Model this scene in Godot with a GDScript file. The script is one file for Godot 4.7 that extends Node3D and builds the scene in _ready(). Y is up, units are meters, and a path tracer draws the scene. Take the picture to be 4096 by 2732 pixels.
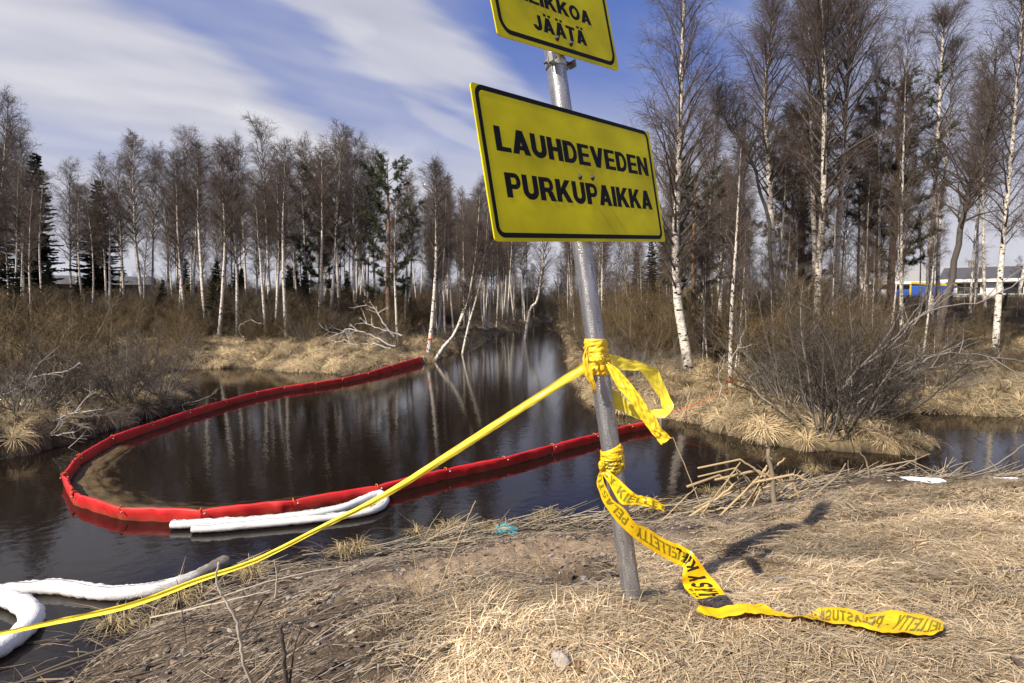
extends Node3D
# A fenced-off stream mouth with a red containment boom, seen over a leaning sign post.

const SUN_TO := Vector3(-0.735, 0.93, 0.64)
const POLE_BASE := Vector3(0.581,1,-2.638)
const POLE_UP := Vector3(-0.146,0.988,-0.04)
const SIGN_C := Vector3(0.343,3.021,-2.677)
const SIGN_A := Vector3(0.674,0.074,-0.735)
const SIGN_U := Vector3(-0.156,0.987,-0.044)
const SIGN_N := Vector3(0.722,0.144,0.677)
const SS := 0.983

var M := {}
var taken := {}
var nz := FastNoiseLite.new()
var nf := FastNoiseLite.new()
var sdf := PackedFloat32Array()
var lid := PackedByteArray()
const GX0 := -60.0
const GZ0 := -104.0
const GC := 0.5
const GW := 260
const GH := 224
var shores := []


# ---------------------------------------------------------------- mesh builder
class MB:
	var v := PackedVector3Array()
	var n := PackedVector3Array()
	var c := PackedColorArray()
	var uv := PackedVector2Array()
	var ix := PackedInt32Array()

	func vert(p: Vector3, nn: Vector3, col: Color, u := Vector2.ZERO) -> int:
		v.append(p)
		n.append(nn)
		c.append(col)
		uv.append(u)
		return v.size() - 1

	func tri(a: Vector3, b: Vector3, d: Vector3, col: Color) -> void:
		var nn := (d - a).cross(b - a).normalized()
		var i := v.size()
		vert(a, nn, col, Vector2(0, 0))
		vert(b, nn, col, Vector2(1, 0))
		vert(d, nn, col, Vector2(1, 1))
		ix.append(i)
		ix.append(i + 1)
		ix.append(i + 2)

	func quad(a: Vector3, b: Vector3, d: Vector3, e: Vector3, col: Color) -> void:
		var nn := (d - a).cross(b - a).normalized()
		var i := v.size()
		vert(a, nn, col, Vector2(0, 0))
		vert(b, nn, col, Vector2(1, 0))
		vert(d, nn, col, Vector2(1, 1))
		vert(e, nn, col, Vector2(0, 1))
		for k in [0, 1, 2, 0, 2, 3]:
			ix.append(i + k)

	func box(t: Transform3D, s: Vector3, col := Color.WHITE, bev := 0.0) -> void:
		var h := s * 0.5
		var b := minf(bev, minf(h.x, minf(h.y, h.z)) * 0.9)
		if b <= 0.0:
			for ax in 3:
				for sg: float in [-1.0, 1.0]:
					var nn := Vector3.ZERO
					nn[ax] = sg
					var u := Vector3.ZERO
					u[(ax + 1) % 3] = h[(ax + 1) % 3]
					var w := Vector3.ZERO
					w[(ax + 2) % 3] = h[(ax + 2) % 3] * sg
					var o := nn * h[ax]
					quad(t * (o - u - w), t * (o - u + w), t * (o + u + w), t * (o + u - w), col)
			return
		for ax in 3:
			for sg: float in [-1.0, 1.0]:
				var nn := Vector3.ZERO
				nn[ax] = sg
				var a1 := (ax + 1) % 3
				var a2 := (ax + 2) % 3
				var u := Vector3.ZERO
				u[a1] = h[a1] - b
				var w := Vector3.ZERO
				w[a2] = (h[a2] - b) * sg
				var o := nn * h[ax]
				quad(t * (o - u - w), t * (o - u + w), t * (o + u + w), t * (o + u - w), col)
		for ax in 3:
			var a1 := (ax + 1) % 3
			var a2 := (ax + 2) % 3
			for s1: float in [-1.0, 1.0]:
				for s2: float in [-1.0, 1.0]:
					var e1 := Vector3.ZERO
					e1[a1] = s1 * h[a1]
					e1[a2] = s2 * (h[a2] - b)
					var e2 := Vector3.ZERO
					e2[a1] = s1 * (h[a1] - b)
					e2[a2] = s2 * h[a2]
					var l := Vector3.ZERO
					l[ax] = h[ax] - b
					if s1 * s2 > 0:
						quad(t * (e1 - l), t * (e1 + l), t * (e2 + l), t * (e2 - l), col)
					else:
						quad(t * (e2 - l), t * (e2 + l), t * (e1 + l), t * (e1 - l), col)
		for sx: float in [-1.0, 1.0]:
			for sy: float in [-1.0, 1.0]:
				for sz: float in [-1.0, 1.0]:
					tri(t * Vector3(sx * h.x, sy * (h.y - b), sz * (h.z - b)), t * Vector3(sx * (h.x - b), sy * h.y, sz * (h.z - b)), t * Vector3(sx * (h.x - b), sy * (h.y - b), sz * h.z), col)

	# a tube through points; r holds one radius for each point (or two: first and last)
	func tube(p: PackedVector3Array, r: PackedFloat32Array, sides: int, c0: Color, c1: Color, caps := false, vs := 1.0) -> void:
		var m := p.size()
		var t := (p[1] - p[0]).normalized()
		var side := t.cross(Vector3(0.31, 0.2, 0.93) if absf(t.y) > 0.6 else Vector3(0.1, 1, 0.2)).normalized()
		var first := v.size()
		var along := 0.0
		var two := r.size() == 2 and m > 2
		for i in m:
			if i > 0:
				along += p[i].distance_to(p[i - 1])
			var tn := t
			if i < m - 1:
				tn = (p[i + 1] - p[i]).normalized()
			if i > 0 and i < m - 1:
				tn = (tn + t).normalized()
			side = (side - tn * side.dot(tn)).normalized()
			if i < m - 1:
				t = (p[i + 1] - p[i]).normalized()
			var other := tn.cross(side)
			var f := float(i) / (m - 1)
			var rr := lerpf(r[0], r[1], f) if two else r[i]
			var col := c0.lerp(c1, f)
			for k in (sides if sides < 5 else sides + 1):
				var a := TAU * k / sides
				var d := side * cos(a) + other * sin(a)
				v.append(p[i] + d * rr)
				n.append(d)
				c.append(col)
				uv.append(Vector2(float(k) / sides, along * vs))
		var row := sides if sides < 5 else sides + 1
		for i in m - 1:
			for k in sides:
				var a := first + i * row + k
				var b := first + i * row + (k + 1) % row
				ix.append(a)
				ix.append(a + row)
				ix.append(b)
				ix.append(b)
				ix.append(a + row)
				ix.append(b + row)
		if caps:
			for e in [0, m - 1]:
				var o := vert(p[e], (p[0] - p[1]).normalized() if e == 0 else (p[m - 1] - p[m - 2]).normalized(), c0 if e == 0 else c1)
				for k in sides:
					ix.append(o)
					ix.append(first + e * row + (k if e == 0 else (k + 1) % row))
					ix.append(first + e * row + ((k + 1) % row if e == 0 else k))

	func grid(pts: Array, cols: int, col: Color, uvs := [], both := false) -> void:
		# pts: row-major Vector3, smooth normals
		var rows := pts.size() / cols
		var first := v.size()
		for i in rows:
			for j in cols:
				var a: Vector3 = pts[i * cols + mini(j + 1, cols - 1)] - pts[i * cols + maxi(j - 1, 0)]
				var b: Vector3 = pts[mini(i + 1, rows - 1) * cols + j] - pts[maxi(i - 1, 0) * cols + j]
				var nn := a.cross(b).normalized()
				vert(pts[i * cols + j], nn, col, uvs[i * cols + j] if uvs else Vector2(float(j) / (cols - 1), float(i) / (rows - 1)))
		for i in rows - 1:
			for j in cols - 1:
				var q := first + i * cols + j
				for k in [q, q + cols, q + 1, q + 1, q + cols, q + cols + 1]:
					ix.append(k)

	func mesh() -> ArrayMesh:
		var a := []
		a.resize(Mesh.ARRAY_MAX)
		a[Mesh.ARRAY_VERTEX] = v
		a[Mesh.ARRAY_NORMAL] = n
		a[Mesh.ARRAY_COLOR] = c
		a[Mesh.ARRAY_TEX_UV] = uv
		a[Mesh.ARRAY_INDEX] = ix
		var m := ArrayMesh.new()
		m.add_surface_from_arrays(Mesh.PRIMITIVE_TRIANGLES, a)
		return m


# ---------------------------------------------------------------- nodes
func numbered(called: String) -> String:
	taken[called] = taken.get(called, 0) + 1
	return called if taken[called] == 1 else "%s_%03d" % [called, taken[called] - 1]

func tag(o: Node3D, label: String, category := "", group := "", kind := "") -> Node3D:
	o.set_meta("label", label)
	if category:
		o.set_meta("category", category)
	if group:
		o.set_meta("group", group)
	if kind:
		o.set_meta("kind", kind)
	return o

func thing(called: String, label: String, category: String, at := Vector3.ZERO, group := "", kind := "") -> Node3D:
	var o := Node3D.new()
	o.name = numbered(called)
	add_child(o)
	o.position = at
	return tag(o, label, category, group, kind)

func obj(called: String, m: Mesh, mat: Material, parent: Node3D = self) -> MeshInstance3D:
	var o := MeshInstance3D.new()
	o.name = numbered(called) if parent == self else called
	o.mesh = m
	o.material_override = mat
	parent.add_child(o, true)
	return o

func part(called: String, b: MB, mat: Material, parent: Node3D) -> MeshInstance3D:
	return obj(called, b.mesh(), mat, parent)

func rng(s: int) -> RandomNumberGenerator:
	var r := RandomNumberGenerator.new()
	r.seed = s
	return r

func rv(r: RandomNumberGenerator) -> Vector3:
	var a := r.randf() * TAU
	var y := r.randf_range(-1, 1)
	var q := sqrt(1 - y * y)
	return Vector3(cos(a) * q, y, sin(a) * q)

func lin(r: float, g: float, b: float) -> Color:
	return Color(r, g, b).linear_to_srgb()

func mat(called: String, col: Color, rough := 0.85, vc := false) -> StandardMaterial3D:
	var m := StandardMaterial3D.new()
	m.resource_name = called
	m.albedo_color = col
	m.roughness = rough
	m.vertex_color_use_as_albedo = vc
	m.cull_mode = BaseMaterial3D.CULL_DISABLED
	M[called] = m
	return m

func noise(s: int, f: float, oct := 3) -> FastNoiseLite:
	var q := FastNoiseLite.new()
	q.seed = s
	q.frequency = f
	q.noise_type = FastNoiseLite.TYPE_SIMPLEX_SMOOTH
	q.fractal_octaves = oct
	return q

func smooth_path(pts: Array, steps: int) -> PackedVector3Array:
	var out := PackedVector3Array()
	var m := pts.size()
	for i in m - 1:
		var a: Vector3 = pts[maxi(i - 1, 0)]
		var b: Vector3 = pts[i]
		var c: Vector3 = pts[i + 1]
		var d: Vector3 = pts[mini(i + 2, m - 1)]
		for k in steps:
			out.append(b.cubic_interpolate(c, a, d, float(k) / steps))
	out.append(pts[m - 1])
	return out


# ---------------------------------------------------------------- shape of the ground
func make_sdf() -> void:
	var polys := [
		PackedVector2Array([Vector2(-3.427,-3.209), Vector2(-3.121,-3.487), Vector2(-3.091,-3.77), Vector2(-2.884,-4.291), Vector2(-2.758,-4.734), Vector2(-2.407,-4.945), Vector2(-2.169,-5.229), Vector2(-1.613,-5.447), Vector2(-1.081,-5.588), Vector2(-0.664,-5.802), Vector2(-0.214,-5.973), Vector2(0.212,-6.069), Vector2(0.751,-6.193), Vector2(1.526,-6.387), Vector2(2.053,-6.638), Vector2(2.915,-7.1), Vector2(3.945,-7.481), Vector2(4.549,-7.824), Vector2(5.127,-7.966), Vector2(5.265,-7.707), Vector2(5.631,-7.63), Vector2(6.288,-7.707), Vector2(7.219,-7.864), Vector2(9.088,-8.178), Vector2(12.112,-8.516), Vector2(45,-9), Vector2(45,22), Vector2(-45,22), Vector2(-45,3), Vector2(-6,-1.5)]),
		PackedVector2Array([Vector2(5.512,-74.621), Vector2(4.018,-45.77), Vector2(2.78,-29.063), Vector2(2.059,-18.743), Vector2(1.822,-14.783), Vector2(1.877,-12.793), Vector2(2.404,-12.194), Vector2(3.021,-11.648), Vector2(3.472,-11.648), Vector2(3.778,-10.474), Vector2(4.001,-9.812), Vector2(4.377,-9.629), Vector2(4.873,-9.173), Vector2(5.613,-9.228), Vector2(6.172,-8.961), Vector2(6.884,-8.961), Vector2(7.342,-9.875), Vector2(7.075,-10.099), Vector2(7.207,-10.726), Vector2(7.907,-11.87), Vector2(8.684,-12.437), Vector2(9.181,-12.147), Vector2(10.814,-11.87), Vector2(13.568,-11.477), Vector2(17.76,-11.31), Vector2(70,-12), Vector2(90,-100), Vector2(7,-100)]),
		PackedVector2Array([Vector2(4.941,-74.621), Vector2(2.574,-61.675), Vector2(-0.494,-41.593), Vector2(-2.277,-31.05), Vector2(-3.08,-24.189), Vector2(-3.272,-22.315), Vector2(-3.676,-22.159), Vector2(-4.537,-19.925), Vector2(-5.363,-18.523), Vector2(-6.111,-19.083), Vector2(-7.968,-19.677), Vector2(-9.947,-20.983), Vector2(-10.951,-20.441), Vector2(-11.599,-19.925), Vector2(-13.611,-20.18), Vector2(-15.549,-19.677), Vector2(-18.046,-19.925), Vector2(-23.383,-20.574), Vector2(-60,-18), Vector2(-90,-100), Vector2(5.5,-100)]),
		PackedVector2Array([Vector2(-9.626,-15.667), Vector2(-8.55,-15.361), Vector2(-7.688,-13.51), Vector2(-7.47,-12.437), Vector2(-7.552,-11.519), Vector2(-7.578,-10.545), Vector2(-7.633,-9.57), Vector2(-7.718,-8.884), Vector2(-7.911,-8.635), Vector2(-8.457,-8.178), Vector2(-10.419,-7.966), Vector2(-22.166,-13.807), Vector2(-16.108,-14.118), Vector2(-13.43,-14.783), Vector2(-12.58,-15.139), Vector2(-11.089,-15.513)])]
	shores = polys
	sdf.resize(GW * GH)
	lid.resize(GW * GH)
	for j in GH:
		for i in GW:
			var q := Vector2(GX0 + i * GC, GZ0 + j * GC)
			var best := 1e9
			var which := 0
			var inside := false
			for k in 4:
				var pl: PackedVector2Array = polys[k]
				var m := pl.size()
				for e in m:
					var d := q.distance_squared_to(Geometry2D.get_closest_point_to_segment(q, pl[e], pl[(e + 1) % m]))
					if d < best:
						best = d
						which = k
				if Geometry2D.is_point_in_polygon(q, pl):
					inside = true
			best = sqrt(best)
			sdf[j * GW + i] = best if inside else -best
			lid[j * GW + i] = which

func shore(x: float, z: float) -> float:
	var fx := clampf((x - GX0) / GC, 0.0, GW - 1.001)
	var fz := clampf((z - GZ0) / GC, 0.0, GH - 1.001)
	var i := int(fx)
	var j := int(fz)
	fx -= i
	fz -= j
	var q := j * GW + i
	return lerpf(lerpf(sdf[q], sdf[q + 1], fx), lerpf(sdf[q + GW], sdf[q + GW + 1], fx), fz)

func land(x: float, z: float) -> int:
	var i := clampi(int((x - GX0) / GC + 0.5), 0, GW - 1)
	var j := clampi(int((z - GZ0) / GC + 0.5), 0, GH - 1)
	return lid[j * GW + i]

func height(x: float, z: float) -> float:
	var d := shore(x, z)
	var id := land(x, z)
	var n1 := nz.get_noise_2d(x, z)
	if id == 0:
		var foot := Vector2(x - POLE_BASE.x, z - POLE_BASE.z).length_squared()
		d += n1 * 0.18 - 0.24
		if d < 0.0:
			return maxf(-1.2, d * 0.28 - 0.004)
		var h := 0.0
		if d < 3.3:
			h = d * 0.3 + 0.05 * sin(clampf(d / 3.3, 0, 1) * PI)
		else:
			h = 0.99 + 0.1 * (1.0 - exp(-(d - 3.3) * 0.9))
		if foot < 0.2:
			h += 0.045 * exp(-foot / 0.012) * (1.0 + nf.get_noise_2d(x * 3.0, z * 3.0))
		return h + (n1 * 0.045 + nf.get_noise_2d(x, z) * 0.022 + nf.get_noise_2d(x * 2.7 + 9.0, z * 2.7) * 0.016 * smoothstep(0.5, -0.5, d - straw_line(x))) * clampf(d * 1.5, 0.1, 1.0)
	var n2 := nz.get_noise_2d(x * 0.7 + 40.0, z * 0.7)
	d += n1 * 0.35
	if d < 0.0:
		return maxf(-1.2, d * 0.6 - 0.004)
	var tus := absf(nz.get_noise_2d(x * 1.1, z * 1.1)) * 0.42 + nf.get_noise_2d(x * 0.6, z * 0.6) * 0.05
	if id == 3:
		return minf(0.28, d * 1.1) + tus * minf(1.0, d * 2.0)
	if id == 2:
		return 0.26 * (1.0 - exp(-d / 0.25)) + 0.085 * minf(d, 6.0) + 0.012 * clampf(d - 6.0, 0, 40) + tus * minf(1.0, d * 2.0)
	var hh := 0.22 * (1.0 - exp(-d / 0.25)) + 0.06 * minf(d, 6.0) + 0.006 * clampf(d - 6.0, 0, 40) + tus * 0.8 * minf(1.0, d * 2.0)
	var az := rad_to_deg(atan2(x, -z))
	var far := Vector2(x, z).length()
	hh += 1.5 * smoothstep(18.0, 36.0, far) * smoothstep(27.0, 33.0, az) * smoothstep(110.0, 80.0, az)
	return hh

func on(x: float, z: float, up := 0.0) -> Vector3:
	return Vector3(x, height(x, z) + up, z)


# ---------------------------------------------------------------- sky
func sky_image() -> Image:
	var w := 2048
	var h := 1024
	var data := PackedFloat32Array()
	data.resize(w * h * 3)
	var n1 := noise(11, 1.0, 5)
	var n2 := noise(12, 1.0, 4)
	var n3 := noise(13, 1.0, 3)
	var low := Color(0.20, 0.17, 0.13)
	for j in h:
		var el := PI * (0.5 - (j + 0.5) / h)
		var y := sin(el)
		var ce := cos(el)
		for i in w:
			var o := (j * w + i) * 3
			if el < -0.03:
				data[o] = low.r
				data[o + 1] = low.g
				data[o + 2] = low.b
				continue
			var az := TAU * (i + 0.5) / w
			if az > PI:
				az -= TAU
			var x := sin(az) * ce
			var z := cos(az) * ce
			# clouds lie in a sheet overhead, drawn out from upper left to lower right
			var qx := x / (maxf(y, 0.0) + 0.22)
			var qz := z / (maxf(y, 0.0) + 0.22)
			var px := qx * 0.83 + qz * 0.55
			var pz := -qx * 0.55 + qz * 0.83
			var a := n1.get_noise_2d(px * 0.55, pz * 1.25)
			var b := n2.get_noise_2d(px * 1.3 + 9.0, pz * 3.4) * 0.7 + n2.get_noise_2d(px * 2.2 + 31.0, pz * 9.0) * 0.45
			var e := n3.get_noise_2d(x * 9.0 + 3.0, y * 14.0 + z * 3.0)
			# broad banks: one low in the left, streaks high, thin veil right
			var gx := az * 57.3
			var gy := el * 57.3
			var bank := 23.0 - (gx + 32.6) * 0.43 - gy
			var cover := 0.12 + a * 0.42 + b * 0.3
			var front := smoothstep(75.0, 55.0, absf(gx))
			var s := bank + a * 2.5 + b * 2.2 + e * 0.8
			var c1 := smoothstep(-5.0, 2.5, s) * smoothstep(14.0, 0.0, gx - 2.0) * (0.93 + b * 0.12)
			# lighter blue gap low in the left
			c1 *= 1.0 - 0.45 * exp(-pow((gx + 36.0) / 10.0, 2) - pow((gy - 12.5 + a * 4.0) / 2.2, 2))
			var ux := (gx + 13.0) * 0.9 + (gy - 25.0) * -0.43
			var uy := (gx + 13.0) * 0.43 + (gy - 25.0) * 0.9
			var top := 1.3 * exp(-pow(ux / 15.0, 2) - pow(uy / 5.0, 2)) + b * 0.55 + a * 0.3
			var st := 0.85 * smoothstep(0.15, 0.95, top)
			var vx := (gx + 6.0) * 0.9 + (gy - 16.5) * -0.43
			var vy := (gx + 6.0) * 0.43 + (gy - 16.5) * 0.9
			st = maxf(st, 0.6 * smoothstep(0.2, 1.0, 1.1 * exp(-pow(vx / 9.0, 2) - pow(vy / 1.3, 2)) + b * 0.6))
			var veil := 0.72 * smoothstep(17.0, 3.0, absf(gx - 36.0) * 0.9 + maxf(0.0, 13.0 - gy) * 0.5) + b * 0.1
			var haze := 0.95 * smoothstep(22.0, 8.0, gy + maxf(0.0, absf(gx - 12.0) - 12.0) * 0.12 + a * 4.0)
			var puff := smoothstep(0.2, 1.0, exp(-pow((gx + 21.5) / 4.5, 2) - pow((gy - 14.8 + (gx + 21.5) * 0.3) / 2.0, 2)) + e * 0.5)
			puff += 0.8 * smoothstep(0.25, 1.0, exp(-pow((gx + 11.0) / 4.5, 2) - pow((gy - 14.5) / 2.6, 2)) + e * 0.45)
			puff += 0.7 * smoothstep(0.35, 1.0, exp(-pow((gx + 15.5) / 1.9, 2) - pow((gy - 24.0) / 1.0, 2)) + e * 0.6)
			var fr := maxf(maxf(c1, st), maxf(veil * 0.8, haze)) + b * 0.06
			fr = maxf(fr, puff * 0.8)
			fr = maxf(fr, (0.36 + b * 0.25) * smoothstep(0.0, -9.0, gx))
			cover = lerpf(clampf(smoothstep(-0.25, 0.55, cover), 0, 1), clampf(fr, 0, 1), front)
			var t := clampf(1.0 - y * 1.45, 0, 1)
			t = t * t
			var br := lerpf(0.062, 0.52, t)
			var bg := lerpf(0.145, 0.58, t)
			var bb := lerpf(0.50, 0.80, t)
			var g := 0.66 + b * 0.09 + a * 0.05
			var cr := g * 0.99
			var cg := g * 0.99
			var cb := g * 1.09
			data[o] = lerpf(br, cr, cover) + puff * 0.09 * front
			data[o + 1] = lerpf(bg, cg, cover) + puff * 0.09 * front
			data[o + 2] = lerpf(bb, cb, cover) + puff * 0.07 * front
	return Image.create_from_data(w, h, false, Image.FORMAT_RGBF, data.to_byte_array())


# ---------------------------------------------------------------- lettering
func strip(out: Array, pts: Array, w: float, closed := false) -> void:
	var m := pts.size()
	var L := []
	var Rr := []
	for i in m:
		var p: Vector2 = pts[i]
		var a: Vector2 = pts[(i - 1 + m) % m] if closed else pts[maxi(i - 1, 0)]
		var b: Vector2 = pts[(i + 1) % m] if closed else pts[mini(i + 1, m - 1)]
		var d1 := (p - a).normalized() if a != p else (b - p).normalized()
		var d2 := (b - p).normalized() if b != p else d1
		var nn := (d1 + d2).normalized().orthogonal()
		var k := w * 0.5 / maxf(0.5, nn.dot(d1.orthogonal()))
		L.append(p + nn * k)
		Rr.append(p - nn * k)
	for i in (m if closed else m - 1):
		var j := (i + 1) % m
		out.append([L[i], Rr[i], Rr[j], L[j]])

func arc(cx: float, cy: float, rx: float, ry: float, a0: float, a1: float, steps := 10) -> Array:
	var o := []
	for i in steps + 1:
		var a := deg_to_rad(lerpf(a0, a1, float(i) / steps))
		o.append(Vector2(cx + rx * cos(a), cy + ry * sin(a)))
	return o

func rc(out: Array, x0: float, y0: float, x1: float, y1: float) -> void:
	out.append([Vector2(x0, y0), Vector2(x1, y0), Vector2(x1, y1), Vector2(x0, y1)])

func qd(out: Array, a: float, b: float, c: float, d: float, e: float, f: float, g: float, h: float) -> void:
	out.append([Vector2(a, b), Vector2(c, d), Vector2(e, f), Vector2(g, h)])

# polygons of one bold capital of height 1, and its width
func glyph(ch: String) -> Array:
	var o := []
	var w := 0.7
	match ch:
		"L":
			rc(o, 0, 0, 0.27, 1); rc(o, 0.27, 0, 0.66, 0.19); w = 0.66
		"I":
			rc(o, 0, 0, 0.27, 1); w = 0.27
		"E":
			rc(o, 0, 0, 0.27, 1); rc(o, 0.27, 0, 0.70, 0.18); rc(o, 0.27, 0.42, 0.66, 0.58); rc(o, 0.27, 0.83, 0.69, 1); w = 0.70
		"H":
			rc(o, 0, 0, 0.27, 1); rc(o, 0.51, 0, 0.78, 1); rc(o, 0.27, 0.41, 0.51, 0.6); w = 0.78
		"T":
			rc(o, 0.225, 0, 0.495, 0.82); rc(o, 0, 0.82, 0.72, 1); w = 0.72
		"N":
			rc(o, 0, 0, 0.25, 1); rc(o, 0.55, 0, 0.80, 1); qd(o, 0.25, 1, 0.25, 0.58, 0.55, 0, 0.55, 0.42); w = 0.80
		"A", "Ä":
			qd(o, 0, 0, 0.28, 0, 0.56, 1, 0.28, 1); qd(o, 0.56, 0, 0.84, 0, 0.56, 1, 0.42, 0.56); rc(o, 0.26, 0.18, 0.58, 0.35); w = 0.84
			if ch == "Ä":
				rc(o, 0.15, 1.07, 0.36, 1.23); rc(o, 0.48, 1.07, 0.69, 1.23)
		"V":
			qd(o, 0, 1, 0.28, 1, 0.56, 0, 0.28, 0); qd(o, 0.84, 1, 0.56, 1, 0.42, 0.45, 0.56, 0); w = 0.84
		"K":
			rc(o, 0, 0, 0.27, 1); qd(o, 0.27, 0.28, 0.27, 0.60, 0.54, 1, 0.85, 1); qd(o, 0.31, 0.46, 0.49, 0.66, 0.88, 0, 0.56, 0); w = 0.86
		"Y":
			rc(o, 0.265, 0, 0.535, 0.40); qd(o, 0, 1, 0.29, 1, 0.535, 0.40, 0.265, 0.40); qd(o, 0.80, 1, 0.51, 1, 0.40, 0.74, 0.535, 0.40); w = 0.80
		"U":
			strip(o, [Vector2(0.135, 1)] + arc(0.39, 0.36, 0.255, 0.255, 180, 360) + [Vector2(0.645, 1)], 0.25); w = 0.78
		"J":
			strip(o, [Vector2(0.50, 1)] + arc(0.315, 0.3, 0.185, 0.19, 0, -185), 0.245); w = 0.63
		"D":
			rc(o, 0, 0, 0.27, 1); strip(o, [Vector2(0.27, 0.905)] + arc(0.36, 0.5, 0.30, 0.405, 90, -90) + [Vector2(0.27, 0.095)], 0.20); w = 0.77
		"P":
			rc(o, 0, 0, 0.27, 1); strip(o, [Vector2(0.27, 0.91)] + arc(0.44, 0.68, 0.175, 0.23, 90, -90) + [Vector2(0.27, 0.45)], 0.19); w = 0.72
		"R":
			rc(o, 0, 0, 0.27, 1); strip(o, [Vector2(0.27, 0.91)] + arc(0.46, 0.69, 0.175, 0.22, 90, -90) + [Vector2(0.27, 0.47)], 0.19); qd(o, 0.38, 0.39, 0.66, 0.42, 0.82, 0, 0.53, 0); w = 0.81
		"O":
			strip(o, arc(0.42, 0.5, 0.30, 0.41, 0, 342, 19), 0.23, true); w = 0.85
		"S":
			strip(o, arc(0.37, 0.705, 0.25, 0.2, 15, 265, 9) + arc(0.37, 0.295, 0.25, 0.2, 80, -165, 9), 0.21); w = 0.75
		"-":
			rc(o, 0.06, 0.32, 0.42, 0.5); w = 0.48
		_:
			w = 0.36
	return [o, w]

# polygons of a line of text, fitted into the width
func line(text: String, x0: float, y0: float, cap: float, width: float) -> Array:
	var total := 0.0
	for ch in text:
		total += float(glyph(ch)[1]) + 0.065
	var k := width / (total - 0.065)
	var out := []
	var x := 0.0
	for ch in text:
		var g := glyph(ch)
		for pl in g[0]:
			var q := []
			for p in pl:
				q.append(Vector2(x0 + (x + p.x) * k, y0 + p.y * cap))
			out.append(q)
		x += float(g[1]) + 0.065
	return out

func flat(polys: Array, o: Transform3D, lift: float) -> MB:
	var b := MB.new()
	var k := 0
	for q in polys:
		var z := lift + (k % 5) * 0.00012
		k += 1
		b.quad(o * Vector3(q[3].x, q[3].y, z), o * Vector3(q[2].x, q[2].y, z), o * Vector3(q[1].x, q[1].y, z), o * Vector3(q[0].x, q[0].y, z), Color.WHITE)
	return b

func print_image(text: String, w: int, h: int, paper: Color, ink: Color) -> Image:
	var ss := 2
	var im := Image.create_empty(w * ss, h * ss, false, Image.FORMAT_RGB8)
	im.fill(paper)
	for q in line(text, 0.01 * w, 0.18 * h, 0.60 * h, 0.97 * w):
		var y0 := 1e9
		var y1 := -1e9
		for p in q:
			y0 = minf(y0, p.y)
			y1 = maxf(y1, p.y)
		for yy in range(int(y0 * ss), int(y1 * ss) + 1):
			var yc := (yy + 0.5) / ss
			var xs := []
			for e in 4:
				var a: Vector2 = q[e]
				var b: Vector2 = q[(e + 1) % 4]
				if (a.y <= yc) != (b.y <= yc):
					xs.append(a.x + (b.x - a.x) * (yc - a.y) / (b.y - a.y))
			if xs.size() >= 2:
				var xa: float = minf(xs[0], xs[1])
				var xb: float = maxf(xs[0], xs[1])
				im.fill_rect(Rect2i(int(xa * ss), h * ss - 1 - yy, maxi(1, int((xb - xa) * ss)), 1), ink)
	im.resize(w, h, Image.INTERPOLATE_LANCZOS)
	return im


# ---------------------------------------------------------------- materials
func bark_image(s: int, dark: float) -> Image:
	var im := Image.create_empty(128, 512, false, Image.FORMAT_RGB8)
	var a := noise(s, 0.03, 3)
	var b := noise(s + 1, 0.09, 2)
	var c := noise(s + 2, 0.02, 2)
	for y in 512:
		for x in 128:
			# wraps round the stem: sample on a circle
			var an := TAU * x / 128.0
			var cx := cos(an) * 20.0
			var cz := sin(an) * 20.0
			var f := 0.90 + a.get_noise_3d(cx, y * 1.4, cz) * 0.14
			var l := b.get_noise_3d(cx * 0.45, y * 1.9, cz * 0.45)
			if l > 0.34:
				f *= 0.42
			var k := c.get_noise_3d(cx * 0.9, y * 1.3, cz * 0.9)
			if k > dark:
				f *= lerpf(1.0, 0.14, smoothstep(dark, dark + 0.12, k))
			im.set_pixel(x, y, Color(f, f * 0.965, f * 0.92))
	return im

func tex(im: Image) -> ImageTexture:
	im.generate_mipmaps()
	return ImageTexture.create_from_image(im)

func noise_tex(s: int, f: float, size: int, normal: bool, strength := 4.0, oct := 4) -> NoiseTexture2D:
	var t := NoiseTexture2D.new()
	t.width = size
	t.height = size
	t.seamless = true
	t.noise = noise(s, f, oct)
	t.as_normal_map = normal
	t.bump_strength = strength
	return t

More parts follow.
